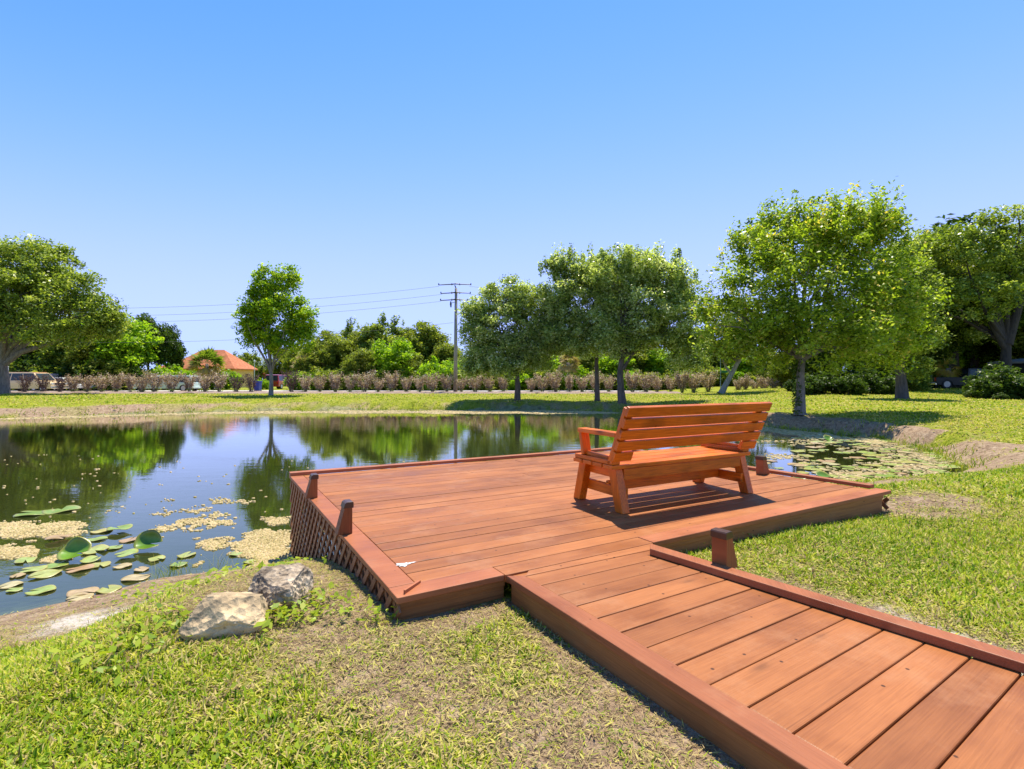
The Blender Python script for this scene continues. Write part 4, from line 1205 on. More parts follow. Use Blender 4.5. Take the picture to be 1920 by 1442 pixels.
def put_shrub(px, i):
    D = 46.3 + random.uniform(-.35, .35)
    dark = px < 120 or px in (443, 471, 546)
    lst = spd if dark else sp
    j = i % len(lst); key = (dark, j)
    o = lst[j] if key not in first else copy_tree(lst[j])
    first[key] = 1
    o.location = (PX(px, D), D, -.12); s = random.uniform(.88, 1.22)
    if px < 120: s *= .8
    if px > 1370: s *= .85
    if px in (709, 865, 996): s *= .85
    o.scale = (s * random.uniform(1.0, 1.25), s * random.uniform(1.0, 1.2), s); o.rotation_euler = (0, 0, random.uniform(0, 6.28))
    o['category'] = "shrub"; o['group'] = "hedge shrubs along the road"
    if px < 120: lab = "dark reddish hedge shrub in front of the tan wagon and blue vehicle"
    elif px in (443, 471): lab = "dark purple leaved hedge shrub before the yellow house wall, left of the lone tree"
    elif px == 546: lab = "dark hedge shrub just right of the lone tree's trunk"
    elif px < 270: lab = "dry brown hedge shrub between the blue vehicle and the pale green car"
    elif px < 360: lab = "dry brown hedge shrub in front of the pale green car"
    elif px < 430: lab = "dry brown hedge shrub right of the pale green car, before the palm"
    elif px == 838: lab = "dry brown hedge shrub directly left of the utility pole"
    elif px == 865: lab = "small thin hedge shrub directly right of the utility pole"
    elif px < 838: lab = "dry brown hedge shrub in the row between the lone tree and the utility pole"
    elif px < 960: lab = "dry brown hedge shrub between the utility pole and the leftmost silvery oak"
    elif px < 1150: lab = "dry brown hedge shrub in the row between the two silvery oak trunks"
    elif px < 1340: lab = "dry brown hedge shrub in the row behind the bench, left of the leaning tree"
    else: lab = "low dry hedge shrub in the row right of the leaning pale tree"
    o['label'] = lab
for i, px in enumerate(hedge_px): put_shrub(px, i)
# ------------------------------------------------------------------ utility pole and lines
M['polewood'] = bark_mat('weathered_pole', (.22, .20, .165), (.40, .37, .31), .6)
M['metal_dark'] = plain('dark_metal', (.06, .06, .065), rough=.5, metal=.4)
M['galv'] = plain('galvanised', (.45, .46, .47), rough=.45, metal=.7)
M['wire'] = plain('wire', (.10, .10, .11), rough=.6)
D = 47.0
ux = PX(854, D)
pole = empty("utility_pole", (ux, D, -.15), 0, "grey wooden utility pole with three thin crossarms behind the hedge", "utility pole")
mb = MB(); mb.tube([(0, 0, 0), (.02, 0, 4.5), (.06, 0, PZ(541, D) + .15)], [.19, .16, .13], 12)
mb.build("pole_shaft", M['polewood'], pole, 0, True)
for py, w0, w1 in ((534, -1.55, 1.45), (550, -1.35, 1.40), (563, -1.38, 1.15)):
    z = PZ(py, D) + .15
    mb = MB(); mb.tube([(w0, -.05, z - .03), (-.3, -.15, z + .02), (.06, -.17, z + .05), (.4, -.15, z + .03), (w1, -.05, z + .0)], [.04, .05, .06, .05, .035], 6)
    a = mb.build("crossarm", M['metal_dark'], pole)
    for x in (w0 + .03, w1 - .03, -.32, .40):
        mb = MB(); mb.tube([(x, -.12, z - .07), (x, -.12, z + .03), (x, -.12, z + .12)], [.035, .06, .03], 6); mb.build("insulator", M['metal_dark'], a)
mb = MB(); mb.tube([(.06, 0, PZ(541, D) + .15), (-.06, -.03, PZ(536, D) + .2)], .05, 6); mb.build("top_bracket", M['metal_dark'], pole)
mb = MB()
zt = PZ(571, D) + .15
mb.tube([(-.42, -.1, zt + .28), (-.42, -.1, zt), (-.40, -.1, zt - .28)], [.05, .09, .05], 7); mb.tube([(-.42, -.1, zt + .1), (-.1, -.05, zt + .2)], .03, 5)
mb.build("cutout_switch", M['metal_dark'], pole)
for py, px0, lab in ((537, 823, "thin top power line running left from the utility pole"), (552, 829, "thin middle power line running left from the utility pole"), (565, 827, "thin third power line running left from the utility pole"), (605, 850, "thin lowest power line running left from the utility pole")):
    mb = MB(); x0, z0 = PX(px0, D), PZ(py, D)
    pts = []
    for k in range(25):
        t = k / 24; x = x0 - t * 66
        pts.append((x, D + t * 6, z0 - 1.75 * 4 * t * (1 - t) * 1.0 + .3 * t))
    mb.tube(pts, .011, 4); tag(mb.build("power_line", M['wire']), lab, "power line")
    if py < 600:
        mb = MB(); pts = []
        for k in range(21):
            t = k / 20; pts.append((PX(880, D) + t * 60, D + t * 2, z0 - 1.6 * 4 * t * (1 - t)))
        mb.tube(pts, .011, 4); o = mb.build("power_line", M['wire'])
        tag(o, lab.replace("left", "right"), "power line")

# street sign, white post, lamp post
M['signgreen'] = plain('sign_green', (.02, .22, .12), rough=.4)
M['white'] = plain('white_paint', (.75, .75, .74), rough=.5, var=.05)
M['bluepost'] = plain('blue_grey_post', (.25, .36, .48), rough=.5)
D = 44.5; s = empty("street_sign", (PX(1351, D), D, -.15), 0, "green street name sign on a thin blue grey post by the leaning tree", "street sign")
mb = MB(); mb.tube([(0, 0, 0), (0, 0, 3.2)], .035, 8); mb.build("sign_post", M['bluepost'], s)
mb = MB(); mb.box((.36, 0, 1.9), (.62, .03, .20)); mb.build("sign_blade", M['signgreen'], s, .004)
D = 47.5; s = empty("marker_post", (PX(13, D), D, -.15), 0, "short white post beside the huge oak's trunk behind the tan wagon", "post")
mb = MB(); mb.box((0, 0, 1.2), (.22, .12, 2.4)); mb.box((0, 0, 2.42), (.26, .16, .05)); mb.build("shaft", M['white'], s, .01)
D = 70.0; s = empty("lamp_post", (PX(477, D), D, -.15), 0, "thin white lamp post at the right end of the orange roofed house", "lamp post")
mb = MB(); mb.tube([(0, 0, 0), (0, 0, 3.6)], .04, 7); mb.build("shaft", M['white'], s)
mb = MB(); mb.tube([(0, 0, 3.6), (0, 0, 3.75), (0, 0, 3.95)], [.06, .13, .05], 8); mb.build("lantern", M['white'], s)
M['bin'] = plain('blue_plastic', (.03, .06, .35), rough=.5)
D = 50; s = empty("wheelie_bin", (PX(483, D), D, -.14), 0, "dark blue bin behind the purple hedge shrub left of the lone tree", "bin")
mb = MB(); mb.hexa([(-.24, -.26, .08), (.24, -.26, .08), (.24, .26, .08), (-.24, .26, .08)], [(-.3, -.33, 1.0), (.3, -.33, 1.0), (.3, .33, 1.0), (-.3, .33, 1.0)]); mb.build("body", M['bin'], s, .02)
mb = MB(); mb.box((0, 0, 1.03), (.64, .72, .06)); mb.build("lid", M['bin'], s, .02)
for x in (-.2, .2):
    mb = MB(); mb.tube([(x - .03, .28, .1), (x + .03, .28, .1)], .1, 10); mb.build("wheel", M['metal_dark'], s)

# ------------------------------------------------------------------ houses
def tile_mat():
    m, nt, p = new_mat("roof_tiles")
    L = nt.links
    tc = nt.nodes.new("ShaderNodeTexCoord")
    mp = N(nt, "ShaderNodeMapping"); mp.inputs["Scale"].default_value = (1, 1, 1); L.new(tc.outputs["Object"], mp.inputs["Vector"])
    nz = N(nt, "ShaderNodeTexNoise", Scale=2.2, Detail=6.0, Roughness=.7); L.new(mp.outputs[0], nz.inputs["Vector"])
    wv = N(nt, "ShaderNodeTexWave", Scale=1.6, Distortion=.4); wv.bands_direction = 'Z'; L.new(mp.outputs[0], wv.inputs["Vector"])
    r = ramp(nt, [(.3, (.36, .10, .035)), (.5, (.56, .17, .06)), (.72, (.70, .27, .12))], nz.outputs[0])
    w = ramp(nt, [(.0, (.6, .6, .6)), (.35, (1, 1, 1))], wv.outputs[0])
    L.new(mix(nt, r.outputs[0], w.outputs[0], 1.0, 'MULTIPLY'), p.inputs["Base Color"]); p.inputs["Roughness"].default_value = .8
    b = N(nt, "ShaderNodeBump", Strength=.6, Distance=.08); L.new(wv.outputs[0], b.inputs["Height"]); L.new(b.outputs[0], p.inputs["Normal"])
    return m
M['tiles'] = tile_mat()
M['stucco'] = plain('yellow_stucco', (.70, .47, .17), rough=.9, var=.06)
M['tan'] = plain('tan_wall', (.55, .40, .26), rough=.9, var=.08)
M['glass'] = plain('window_glass', (.03, .04, .05), rough=.2)
M['trimwhite'] = plain('window_trim', (.72, .70, .66), rough=.6, var=.04)
M['fasciab'] = plain('brown_eaves', (.22, .09, .05), rough=.6)
def hip(mb, x0, x1, y0, y1, ze, rise, over=.5):
    x0, x1, y0, y1 = x0 - over, x1 + over, y0 - over, y1 + over
    w = min(x1 - x0, y1 - y0) / 2
    if x1 - x0 >= y1 - y0: r0, r1 = (x0 + w, (y0 + y1) / 2), (x1 - w, (y0 + y1) / 2)
    else: r0, r1 = ((x0 + x1) / 2, y0 + w), ((x0 + x1) / 2, y1 - w)
    v = [(x0, y0, ze), (x1, y0, ze), (x1, y1, ze), (x0, y1, ze), (r0[0], r0[1], ze + rise), (r1[0] + .01, r1[1] + .01, ze + rise)]
    lo = [(a, b, c - .16) for a, b, c in v[:4]]
    if x1 - x0 >= y1 - y0: fs = [(0, 1, 5, 4), (1, 2, 5), (2, 3, 4, 5), (3, 0, 4)]
    else: fs = [(0, 1, 4), (1, 2, 5, 4), (2, 3, 5), (3, 0, 4, 5)]
    fs += [(9, 8, 7, 6)] + [(6 + i, 6 + (i + 1) % 4, (i + 1) % 4, i) for i in range(4)]
    mb.add(v + lo, fs)
def window(parent, x, y, z, w, h):
    m_ = MB(); t = .07
    for (a, b, c, d) in ((x, z - h / 2, w + 2 * t, t), (x, z + h / 2, w + 2 * t, t), (x - w / 2, z, t, h - t), (x + w / 2, z, t, h - t), (x, z, .04, h - t)): m_.box((a, y, b), (c, .08, d))
    f = m_.build("window", M['trimwhite'], parent)
    m_ = MB(); m_.box((x, y + .02, z), (w - t, .02, h - t)); m_.build("pane", M['glass'], f)
D = 76.0
hx = PX(380, D)
house = empty("house", (hx, D, -.15), 0, "yellow stucco house with an orange tiled hip roof beyond the road", "house")
xa, xb = PX(318, D) - hx, PX(437, D) - hx
ze = PZ(692, D) + .15
mb = MB(); mb.box(((xa + xb) / 2, 3, ze / 2), (xb - xa, 6, ze)); mb.build("wall", M['stucco'], house)
mb = MB(); hip(mb, xa, xb, 0, 6, ze + .09, PZ(655, D) - PZ(692, D)); mb.build("roof", M['tiles'], house)
xl = PX(288, D) - hx
mb = MB(); mb.box(((xl + xa) / 2 - .2, 3.2, ze / 2 - .1), (xa - xl, 4.4, ze - .2)); mb.build("wall", M['stucco'], house)
mb = MB(); hip(mb, xl - .3, xa + 3, 1.2, 5.2, ze - .05, 1.5); mb.build("roof", M['tiles'], house)
for px in (405, 425): window(house, PX(px, D) - hx, -.03, 1.6, .5, 1.5)
window(house, PX(344, D) - hx, -.03, 1.6, 1.4, 1.3)
mb = MB(); mb.box((PX(372, D) - hx, -.02, 1.15), (1.4, .08, 2.3)); mb.build("door", M['trimwhite'], house)
D = 100.0; hx = PX(513, D)
h2 = empty("garage", (hx, D, -.15), 0, "small orange roofed building far behind the red vehicle", "building")
mb = MB(); mb.box((0, 3, 1.1), (4.2, 6, 2.2)); mb.build("wall", M['stucco'], h2)
mb = MB(); hip(mb, -2.1, 2.1, 0, 6, 2.3, 1.0); mb.build("roof", M['tiles'], h2)
mb = MB(); mb.box((-.2, -.03, 1.0), (2.6, .08, 2.0)); mb.build("garage_door", M['trimwhite'], h2)
D = 66.0; hx = PX(962, D)
h3 = empty("shed", (hx, D, -.15), 0, "low tan building behind the leftmost silvery oak's trunk", "building")
mb = MB(); mb.box((0, 2.5, 1.2), (5.2, 5, 2.4)); mb.build("wall", M['tan'], h3)
mb = MB(); hip(mb, -2.6, 2.6, 0, 5, 2.5, .9); mb.build("roof", M['fasciab'], h3)
window(h3, .6, -.03, 1.4, .8, 1.0); window(h3, -1.5, -.03, 1.4, .7, 1.0)
mb = MB(); mb.box((1.9, -.02, 1.0), (.9, .08, 2.0)); mb.build("door", M['metal_dark'], h3)
M['shedroof'] = plain('pale_roof', (.40, .38, .36), rough=.6)
D = 42.0; hx = PX(1946, D); b0 = gz1(hx, D)
h4 = empty("garden_shed", (hx, D, b0), 0, "dark shed with a pale roof at the far right edge", "shed")
mb = MB(); mb.box((.4, 1.5, 1.1), (2.4, 3, 2.2)); mb.build("wall", M['metal_dark'], h4)
mb = MB(); hip(mb, -.8, 1.6, 0, 3, 2.3, .3, .3); mb.build("roof", M['shedroof'], h4)
mb = MB(); mb.box((-.1, -.03, .95), (.8, .06, 1.9)); mb.build("door", M['fasciab'], h4)

# ------------------------------------------------------------------ vehicles (x forward, z up, origin on the ground under the middle)
def paint(name, c, rough=.25): return plain(name, c, rough=rough, var=.03, coat=.6)
M['tyre'] = plain('tyre', (.02, .02, .02), rough=.85)
M['rim'] = plain('rim', (.55, .56, .58), rough=.3, metal=.8)
M['lampglass'] = plain('lamp_glass', (.8, .8, .78), rough=.12)
M['redlamp'] = plain('red_lamp', (.55, .02, .015), rough=.2)
M['chrome'] = plain('chrome', (.62, .62, .63), rough=.18, metal=.9)
def vehicle(name, label, cat, loc, rz, L_, W_, H_, body, style='suv', roofmat=None, wheel_r=.36):
    root = empty(name, loc, rz, label, cat)
    hl = L_ / 2; zb, zs = .30, H_ * .56
    fx, rx = hl - .85, -hl + .85
    def arch(cx): return [(cx - wheel_r * 1.2, zb), (cx - wheel_r * .9, zb + wheel_r * .78), (cx, zb + wheel_r * 1.12), (cx + wheel_r * .9, zb + wheel_r * .78), (cx + wheel_r * 1.2, zb)]
    hood = zs * .94
    if style == 'pickup':
        cab0, cab1 = -.55, 1.25
        low = [(-hl, zb + .12), (-hl, zs)] + [(cab0, zs), (cab1, zs), (hl - .55, hood), (hl - .08, hood - .1), (hl, zb + .2), (hl - .05, zb)]
        prof = [(cab0 - .05, zs - .01), (cab0 + .12, H_), (cab1 - .65, H_), (cab1 + .12, zs - .01)]
    else:
        tail = .12 if style == 'suv' else .5
        ws = hl - (1.55 if style != 'van' else 1.25)
        low = [(-hl, zb + .12), (-hl + .02, zs)] + [(ws, zs), (hl - .25, hood - .03), (hl - .03, hood - .16), (hl, zb + .2), (hl - .05, zb)]
        prof = [(-hl + .06, zs - .01), (-hl + tail + .1, H_ - .05), (-hl + tail + .45, H_), (ws - .85, H_), (ws - .6, H_ - .05), (ws + .10, zs - .01)]
    low = low + arch(fx)[::-1] + arch(rx)[::-1]
    mb = MB(); mb.prism(low, (0, 0, 0), (1, 0, 0), Z1, (0, 1, 0), W_)
    # greenhouse: narrower at the top
    n = len(prof); zt = max(p[1] for p in prof); vs = []
    for sgn in (-1, 1):
        for a, z in prof:
            k = (z - zs) / (zt - zs); vs.append((a, sgn * (W_ / 2 - .03 - .14 * k), z))
    mb.add(vs, [tuple(range(n))[::-1], tuple(range(n, 2 * n))] + [(i, (i + 1) % n, n + (i + 1) % n, n + i) for i in range(n)])
    if style == 'pickup':
        pass
    b = mb.build("body", body, root, .035, seg=3)
    if style == 'pickup':
        m_ = MB(); m_.box(((-hl + cab0) / 2 - .02, 0, zs + .004), (cab0 + hl - .22, W_ - .26, .01)); m_.build("cargo_bed", M['tyre'], root)
    # glass
    def yk(z): return W_ / 2 - .03 - .14 * (z - zs) / (zt - zs)
    z0, z1 = zs + .05, H_ - .12
    xs_top = (prof[1][0], prof[-2][0] if style != 'pickup' else prof[2][0]); xs_bot = (prof[0][0], prof[-1][0])
    def xat(side, z):
        k = (z - zs) / (zt - zs)
        return xs_bot[side] * (1 - k) + xs_top[side] * k
    nw = {'pickup': 2, 'suv': 3, 'van': 3, 'car': 2}[style]
    for sgn in (-1, 1):
        a0, a1 = xat(0, z0) + .14, xat(1, z0) - .12; c0, c1 = xat(0, z1) + .14, xat(1, z1) - .08
        for k in range(nw):
            t0, t1 = k / nw + .015, (k + 1) / nw - .015
            P = [(a0 + (a1 - a0) * t0, z0), (a0 + (a1 - a0) * t1, z0), (c0 + (c1 - c0) * t1, z1), (c0 + (c1 - c0) * t0, z1)]
            m_ = MB()
            q0 = [(x, sgn * (yk(z) - .02), z) for x, z in P]; q1 = [(x, sgn * (yk(z) + .012), z) for x, z in P]
            m_.add(q0 + q1, [(0, 1, 2, 3), (4, 5, 6, 7), (0, 1, 5, 4), (1, 2, 6, 5), (2, 3, 7, 6), (3, 0, 4, 7)])
            m_.build("side_window", M['glass'], root)
        m_ = MB(); m_.box((xat(1, zs) - .35, sgn * (W_ / 2 + .09), zs + .1), (.12, .18, .14)); m_.build("wing_mirror", body, root, .02)
    for side, sg, nm in ((1, 1, "windscreen"), (0, -1, "rear_window")):
        m_ = MB(); q = []
        for off in (-.02, .014):
            for z, s_ in ((z0, -1), (z0, 1), (z1 + .03, 1), (z1 + .03, -1)):
                q.append((xat(side, z) + sg * off, s_ * (yk(z) - .12), z))
        m_.add(q, [(0, 1, 2, 3), (4, 5, 6, 7), (0, 1, 5, 4), (1, 2, 6, 5), (2, 3, 7, 6), (3, 0, 4, 7)]); m_.build(nm, M['glass'], root)
    for cx in (fx, rx):
        for sgn in (-1, 1):
            y = sgn * (W_ / 2 - .12)
            m_ = MB(); m_.tube([(cx, y - .11, wheel_r), (cx, y + .11, wheel_r)], wheel_r, 20); t = m_.build("wheel", M['tyre'], root, .02)
            m_ = MB(); yo = y + sgn * .105
            for k in range(6):
                a = k * math.pi / 3
                m_.beam((cx + math.cos(a) * .04, yo + sgn * .008, wheel_r + math.sin(a) * .04), (cx + math.cos(a) * wheel_r * .62, yo + sgn * .008, wheel_r + math.sin(a) * wheel_r * .62), .07, .02, up=(0, 1, 0))
            m_.tube([(cx, yo, wheel_r), (cx, yo + sgn * .012, wheel_r)], wheel_r * .64, 16); m_.build("rim", M['rim'], t)
    for s_ in (-1, 1):
        m_ = MB(); m_.box((hl - .03, s_ * (W_ / 2 - .25), hood - .2), (.06, .32, .16)); m_.build("headlight", M['lampglass'], root, .01)
        m_ = MB(); m_.box((-hl + .0, s_ * (W_ / 2 - .14), zs - .16), (.05, .18, .28)); m_.build("tail_light", M['redlamp'], root, .01)
        for k, x in enumerate((.05, .95)):
            m_ = MB(); m_.box((x - .25, s_ * (W_ / 2 + .008), zs - .12), (.16, .02, .03)); m_.build("door_handle", M['chrome'], root)
    for x, nm in ((hl + .02, "front_bumper"), (-hl - .02, "rear_bumper")):
        m_ = MB(); m_.box((x, 0, zb + .13), (.12, W_ - .04, .2)); m_.build(nm, M['chrome'] if style in ('van', 'pickup') else body, root, .03)
    m_ = MB(); m_.box((hl + .0, 0, hood - .22), (.05, W_ - .9, .2)); m_.build("grille", M['metal_dark'], root, .01)
    if roofmat:
        m_ = MB(); m_.box(((xs_top[0] + xs_top[1]) / 2, 0, H_ + .012), (xs_top[1] - xs_top[0] - .3, W_ - .42, .03)); m_.build("roof_panel", roofmat, root, .01)
    return root
RZ = -.142
def vx(px, D, z=RZ): return (PX(px, D), D, z)
M['p_tan'] = paint('tan_paint', (.86, .62, .36)); M['p_orange'] = paint('orange_roof', (.62, .26, .10), .5)
M['p_blue'] = paint('dark_blue_paint', (.035, .045, .13)); M['p_pale'] = paint('pale_green_paint', (.66, .78, .70)); M['p_white'] = paint('white_car_paint', (.72, .74, .70))
M['p_red'] = paint('red_paint', (.42, .025, .02)); M['p_black'] = plain('black_paint', (.006, .006, .007), rough=.45); M['p_maroon'] = paint('maroon_paint', (.30, .05, .05))
vehicle("station_wagon", "long tan wagon with an orange tinted roof parked by the huge oak", "wagon", vx(59, 51.6), 0, 5.7, 2.0, 1.92, M['p_tan'], 'van', M['p_orange'])
vehicle("parked_suv", "dark blue utility vehicle parked behind the tan wagon", "car", vx(104, 55.5), 0, 4.7, 1.9, 1.85, M['p_blue'], 'suv')
vehicle("parked_car", "white car half hidden by hedge shrubs right of the dark blue vehicle", "car", vx(134, 55.0), 0, 3.6, 1.75, 1.45, M['p_white'], 'car', wheel_r=.31)
vehicle("parked_car", "pale green wagon facing left behind brown hedge shrubs before the house", "car", vx(316, 51.8), R(180), 5.9, 1.95, 1.62, M['p_pale'], 'suv')
vehicle("parked_suv", "red utility vehicle seen from behind, right of the lone tree's trunk", "car", vx(524, 67.0, -.15), R(90), 4.7, 1.95, 1.85, M['p_red'], 'suv')
zt = gz1(PX(1830, 44), 44)
vehicle("pickup_truck", "black pickup truck parked under the trees at the right edge", "pickup", (PX(1811, 44), 44, PZ(729, 44)), R(-4), 6.2, 2.0, 1.75, M['p_black'], 'pickup', wheel_r=.40)
vehicle("parked_car", "dark red car mostly hidden behind the black pickup", "car", (PX(1868, 49), 49, PZ(727, 49)), R(-8), 4.6, 1.85, 1.72, M['p_maroon'], 'suv')

# ------------------------------------------------------------------ lily pads
def pad_mat(name, stops):
    m, nt, p = new_mat(name)
    L = nt.links
    tc = nt.nodes.new("ShaderNodeTexCoord")
    oi = nt.nodes.new("ShaderNodeObjectInfo")
    r = ramp(nt, stops, oi.outputs["Random"])
    nz = N(nt, "ShaderNodeTexNoise", Scale=9.0, Detail=6.0, Roughness=.7); L.new(tc.outputs["Object"], nz.inputs["Vector"])
    r2 = ramp(nt, [(.40, (1.1, 1.1, 1.05)), (.62, (.72, .70, .55))], nz.outputs[0])
    c = mix(nt, r.outputs[0], r2.outputs[0], .8, 'MULTIPLY')
    ed = ramp(nt, [(.72, (0, 0, 0)), (.98, (.8, .8, .8))], attr(nt, "rad"))
    ef = N(nt, "ShaderNodeMath", operation='MULTIPLY'); L.new(ed.outputs[0], ef.inputs[0]); L.new(nz.outputs[0], ef.inputs[1])
    c = mix(nt, c, (.45, .30, .10), ef.outputs[0])
    vr = ramp(nt, [(0.0, (1.25, 1.25, 1.1)), (.25, (1, 1, 1))], attr(nt, "vein"))
    c = mix(nt, c, vr.outputs[0], .6, 'MULTIPLY')
    L.new(c, p.inputs["Base Color"]); p.inputs["Roughness"].default_value = .32
    b = N(nt, "ShaderNodeBump", Strength=.25, Distance=.01); L.new(nz.outputs[0], b.inputs["Height"]); L.new(b.outputs[0], p.inputs["Normal"])
    return m
M['pad'] = pad_mat('lily_pad_green', [(0, (.20, .30, .05)), (.35, (.30, .38, .09)), (.6, (.40, .42, .13)), (.8, (.30, .34, .06)), (1, (.46, .40, .13))])
M['padold'] = pad_mat('lily_pad_old', [(0, (.48, .40, .20)), (.5, (.42, .26, .14)), (1, (.50, .48, .26))])
M['padup'] = pad_mat('lily_pad_upright', [(0, (.09, .20, .012)), (1, (.14, .28, .02))])
def pad_mesh(r, seed, cup=0.0, tilt=0.0, fold=0.0):
    """round leaf with a notch, wavy rim and a little thickness"""
    rg = np.random.default_rng(seed)
    na, nr = 36, 6
    V, rad, vein = [], [], []
    nt_ = .16 + .1 * rg.random(); ph = rg.uniform(0, 6.28, 4)
    for lay in (0, 1):
        for i in range(nr + 1):
            f = i / nr
            for k in range(na + 1):
                a = nt_ + (2 * math.pi - 2 * nt_) * k / na
                rr = r * f * (1 + .05 * math.sin(2 * a + ph[0]) + .03 * math.sin(5 * a + ph[1]))
                x, y = rr * math.cos(a), rr * math.sin(a) * .92
                z = .012 * r / .2 * f * f * math.sin(3 * a + ph[2]) + cup * r * f * f * (.7 + .3 * math.sin(a * 2 + ph[3])) + fold * abs(y)
                V.append((x, y, z - .005 * lay)); rad.append(f); vein.append(abs(((k / na * 15) % 1) - .5) * 2)
    w = na + 1; q = []
    off = (nr + 1) * w
    for i in range(nr):
        for k in range(na):
            a = i * w + k
            q.append((a, a + w, a + w + 1, a + 1)); q.append((off + a, off + a + 1, off + a + w + 1, off + a + w))
    for k in range(na):
        a = nr * w + k; q.append((a, off + a, off + a + 1, a + 1))
    return np.array(V), np.array(q), np.array(rad), np.array(vein)
def pad(x, y, r, rot, seed, mat, label, group, cup=0, tilt=(0, 0), z=.012, stem=False):
    V, q, rad, vein = pad_mesh(r, seed, cup, fold=.0 if not cup else .1)
    o = np_mesh("lily_pad", V, [q], mat, None, {"rad": rad, "vein": vein}, True)
    o.location = (x, y, WATER + z); o.rotation_euler = (tilt[0], tilt[1], rot)
    tag(o, label, "lily pad", group)
    return o
padprot = {}
def pad_copy(x, y, r, rot, old, label, group, z=.010):
    k = (old, random.randrange(5))
    if k not in padprot:
        V, q, rad, vein = pad_mesh(1.0, 900 + len(padprot))
        V[:, 2] *= .5
        me = np_mesh("lily_pad", V * [1, 1, 1], [q], M['padold'] if old else M['pad'], None, {"rad": rad, "vein": vein}, True)
        padprot[k] = me; o = me
    else:
        o = padprot[k].copy(); COL.objects.link(o)
    o.location = (x, y, WATER + z + random.uniform(0, .006)); o.scale = (r, r, r * .6 + .05); o.rotation_euler = (random.uniform(-.03, .03), random.uniform(-.03, .03), rot)
    return tag(o, label, "lily pad", group)
GN = "lily pads near the viewer"
near = [  # photo centre, half width in pixels, old leaf, label
 (65, 963, 34, 0, "pale green pad among yellow scum at the left frame edge"), (115, 957, 34, 0, "grey green pad behind the bigger cupped leaf"), (48, 1052, 21, 0, "small green pad near the left edge, level with the cupped leaf's base"),
 (63, 1069, 22, 0, "green pad left of the long pale pad"), (33, 1081, 15, 1, "small yellowing pad at the left edge"), (84, 1078, 30, 0, "long pale green pad with a browned right tip"), (18, 1099, 22, 1, "reddish brown pad cut by the left frame edge"),
 (27, 1108, 14, 0, "small pale pad beside the reddish brown one"), (77, 1109, 25, 0, "round bright pad in open water near the shore"), (155, 1112, 28, 1, "yellow brown pad touching the near shore"), (205, 1107, 26, 0, "green pad lying along the near shore"),
 (150, 1122, 24, 1, "brown withered pad on the shore edge"), (107, 1061, 22, 0, "bright green pad in front of the cupped leaf"), (150, 1068, 24, 1, "pale olive pad in the middle of the cluster"), (187, 1061, 20, 0, "green pad at the right of the cluster"), (230, 1063, 17, 1, "pinkish red pad alone in open water"),
 (265, 1069, 15, 1, "dull yellow pad alone in open water"), (178, 1034, 28, 0, "large bright pad behind the cluster"), (170, 1052, 20, 0, "curled green pad amid the cluster"), (238, 1044, 22, 0, "green pad with a lifted dark edge below the tall cupped leaf"), (294, 1049, 18, 0, "small green pad in open water right of the cupped leaf"),
 (350, 1042, 19, 0, "green pad in open water left of the scum mat"), (335, 1060, 18, 0, "green pad beside the reeds at the shore"), (183, 1012, 18, 0, "pale green pad behind the cluster in open water"), (242, 1014, 18, 1, "silvery pad touching the tall cupped leaf"), (224, 997, 24, 0, "raised pale pad at the back of the cluster"),
 (190, 997, 20, 0, "flat green pad at the very back of the cluster"), (442, 1040, 15, 0, "small pale green pad inside the scum mat"), (470, 1055, 15, 0, "small pale green pad by the lattice end of the shore"), (255, 1085, 26, 1, "olive pad with a folded edge at the near shore"), (215, 1028, 16, 0, "green pad with a turned up rim mid cluster"), (110, 1013, 24, 1, "raised yellowing pad behind the cupped leaf")]
for i, (px, py, hw, old, lab) in enumerate(near):
    p = g(px, py, WATER); r = .85 * hw / F * p.y
    pad(p.x, p.y, r, random.uniform(0, 6.28), 500 + i, M['padold'] if old else M['pad'], lab, GN, cup=.04 if i in (17, 25, 18) else 0, tilt=(random.uniform(-.04, .04), random.uniform(-.04, .04)), z=.014 + (.03 if i in (25, 31, 19) else 0))
for px, py, hw, ti, lab, rot in ((142, 1048, 26, .62, "upright cupped dark green pad standing out of the water, the nearer one", .5), (280, 1028, 23, .75, "upright cupped dark green pad standing out of the water, the one farther right", .1)):
    p = g(px, py, WATER); r = hw / F * p.y
    o = pad(p.x, p.y, r, -1.57 + rot, 600 + px, M['padup'], lab, GN, cup=.55, tilt=(0, 0), z=.0)
    o.rotation_euler = (ti, .1, 0); o.location = (p.x, p.y, WATER + r * .42)
# pads right of the deck
GF = "lily pads right of the deck"
def in_water(x, y, m=.12): return shore_dist(np.array([x]), np.array([y]))[0] < -m
rr = random.Random(12); cnt = 0; pts = []
while cnt < 165:
    px, py = rr.uniform(1400, 1800), rr.uniform(815, 915)
    p = g(px, py, WATER)
    if not in_water(p.x, p.y, .1): continue
    dens = max(0, min(1, (px - 1470) / 130)) * .9 + .06
    if rr.random() > dens: continue
    r = rr.choice((rr.uniform(.08, .15), rr.uniform(.12, .25)))
    if any((p.x - a) ** 2 + (p.y - b) ** 2 < (.72 * (r + c)) ** 2 for a, b, c in pts): continue
    pts.append((p.x, p.y, r)); cnt += 1
    old = rr.random() < .36
    lab = ("yellowed lily pad floating right of the deck" if old else "flat green lily pad floating right of the deck")
    pad_copy(p.x, p.y, r, rr.uniform(0, 6.28), old, lab, GF, .012)
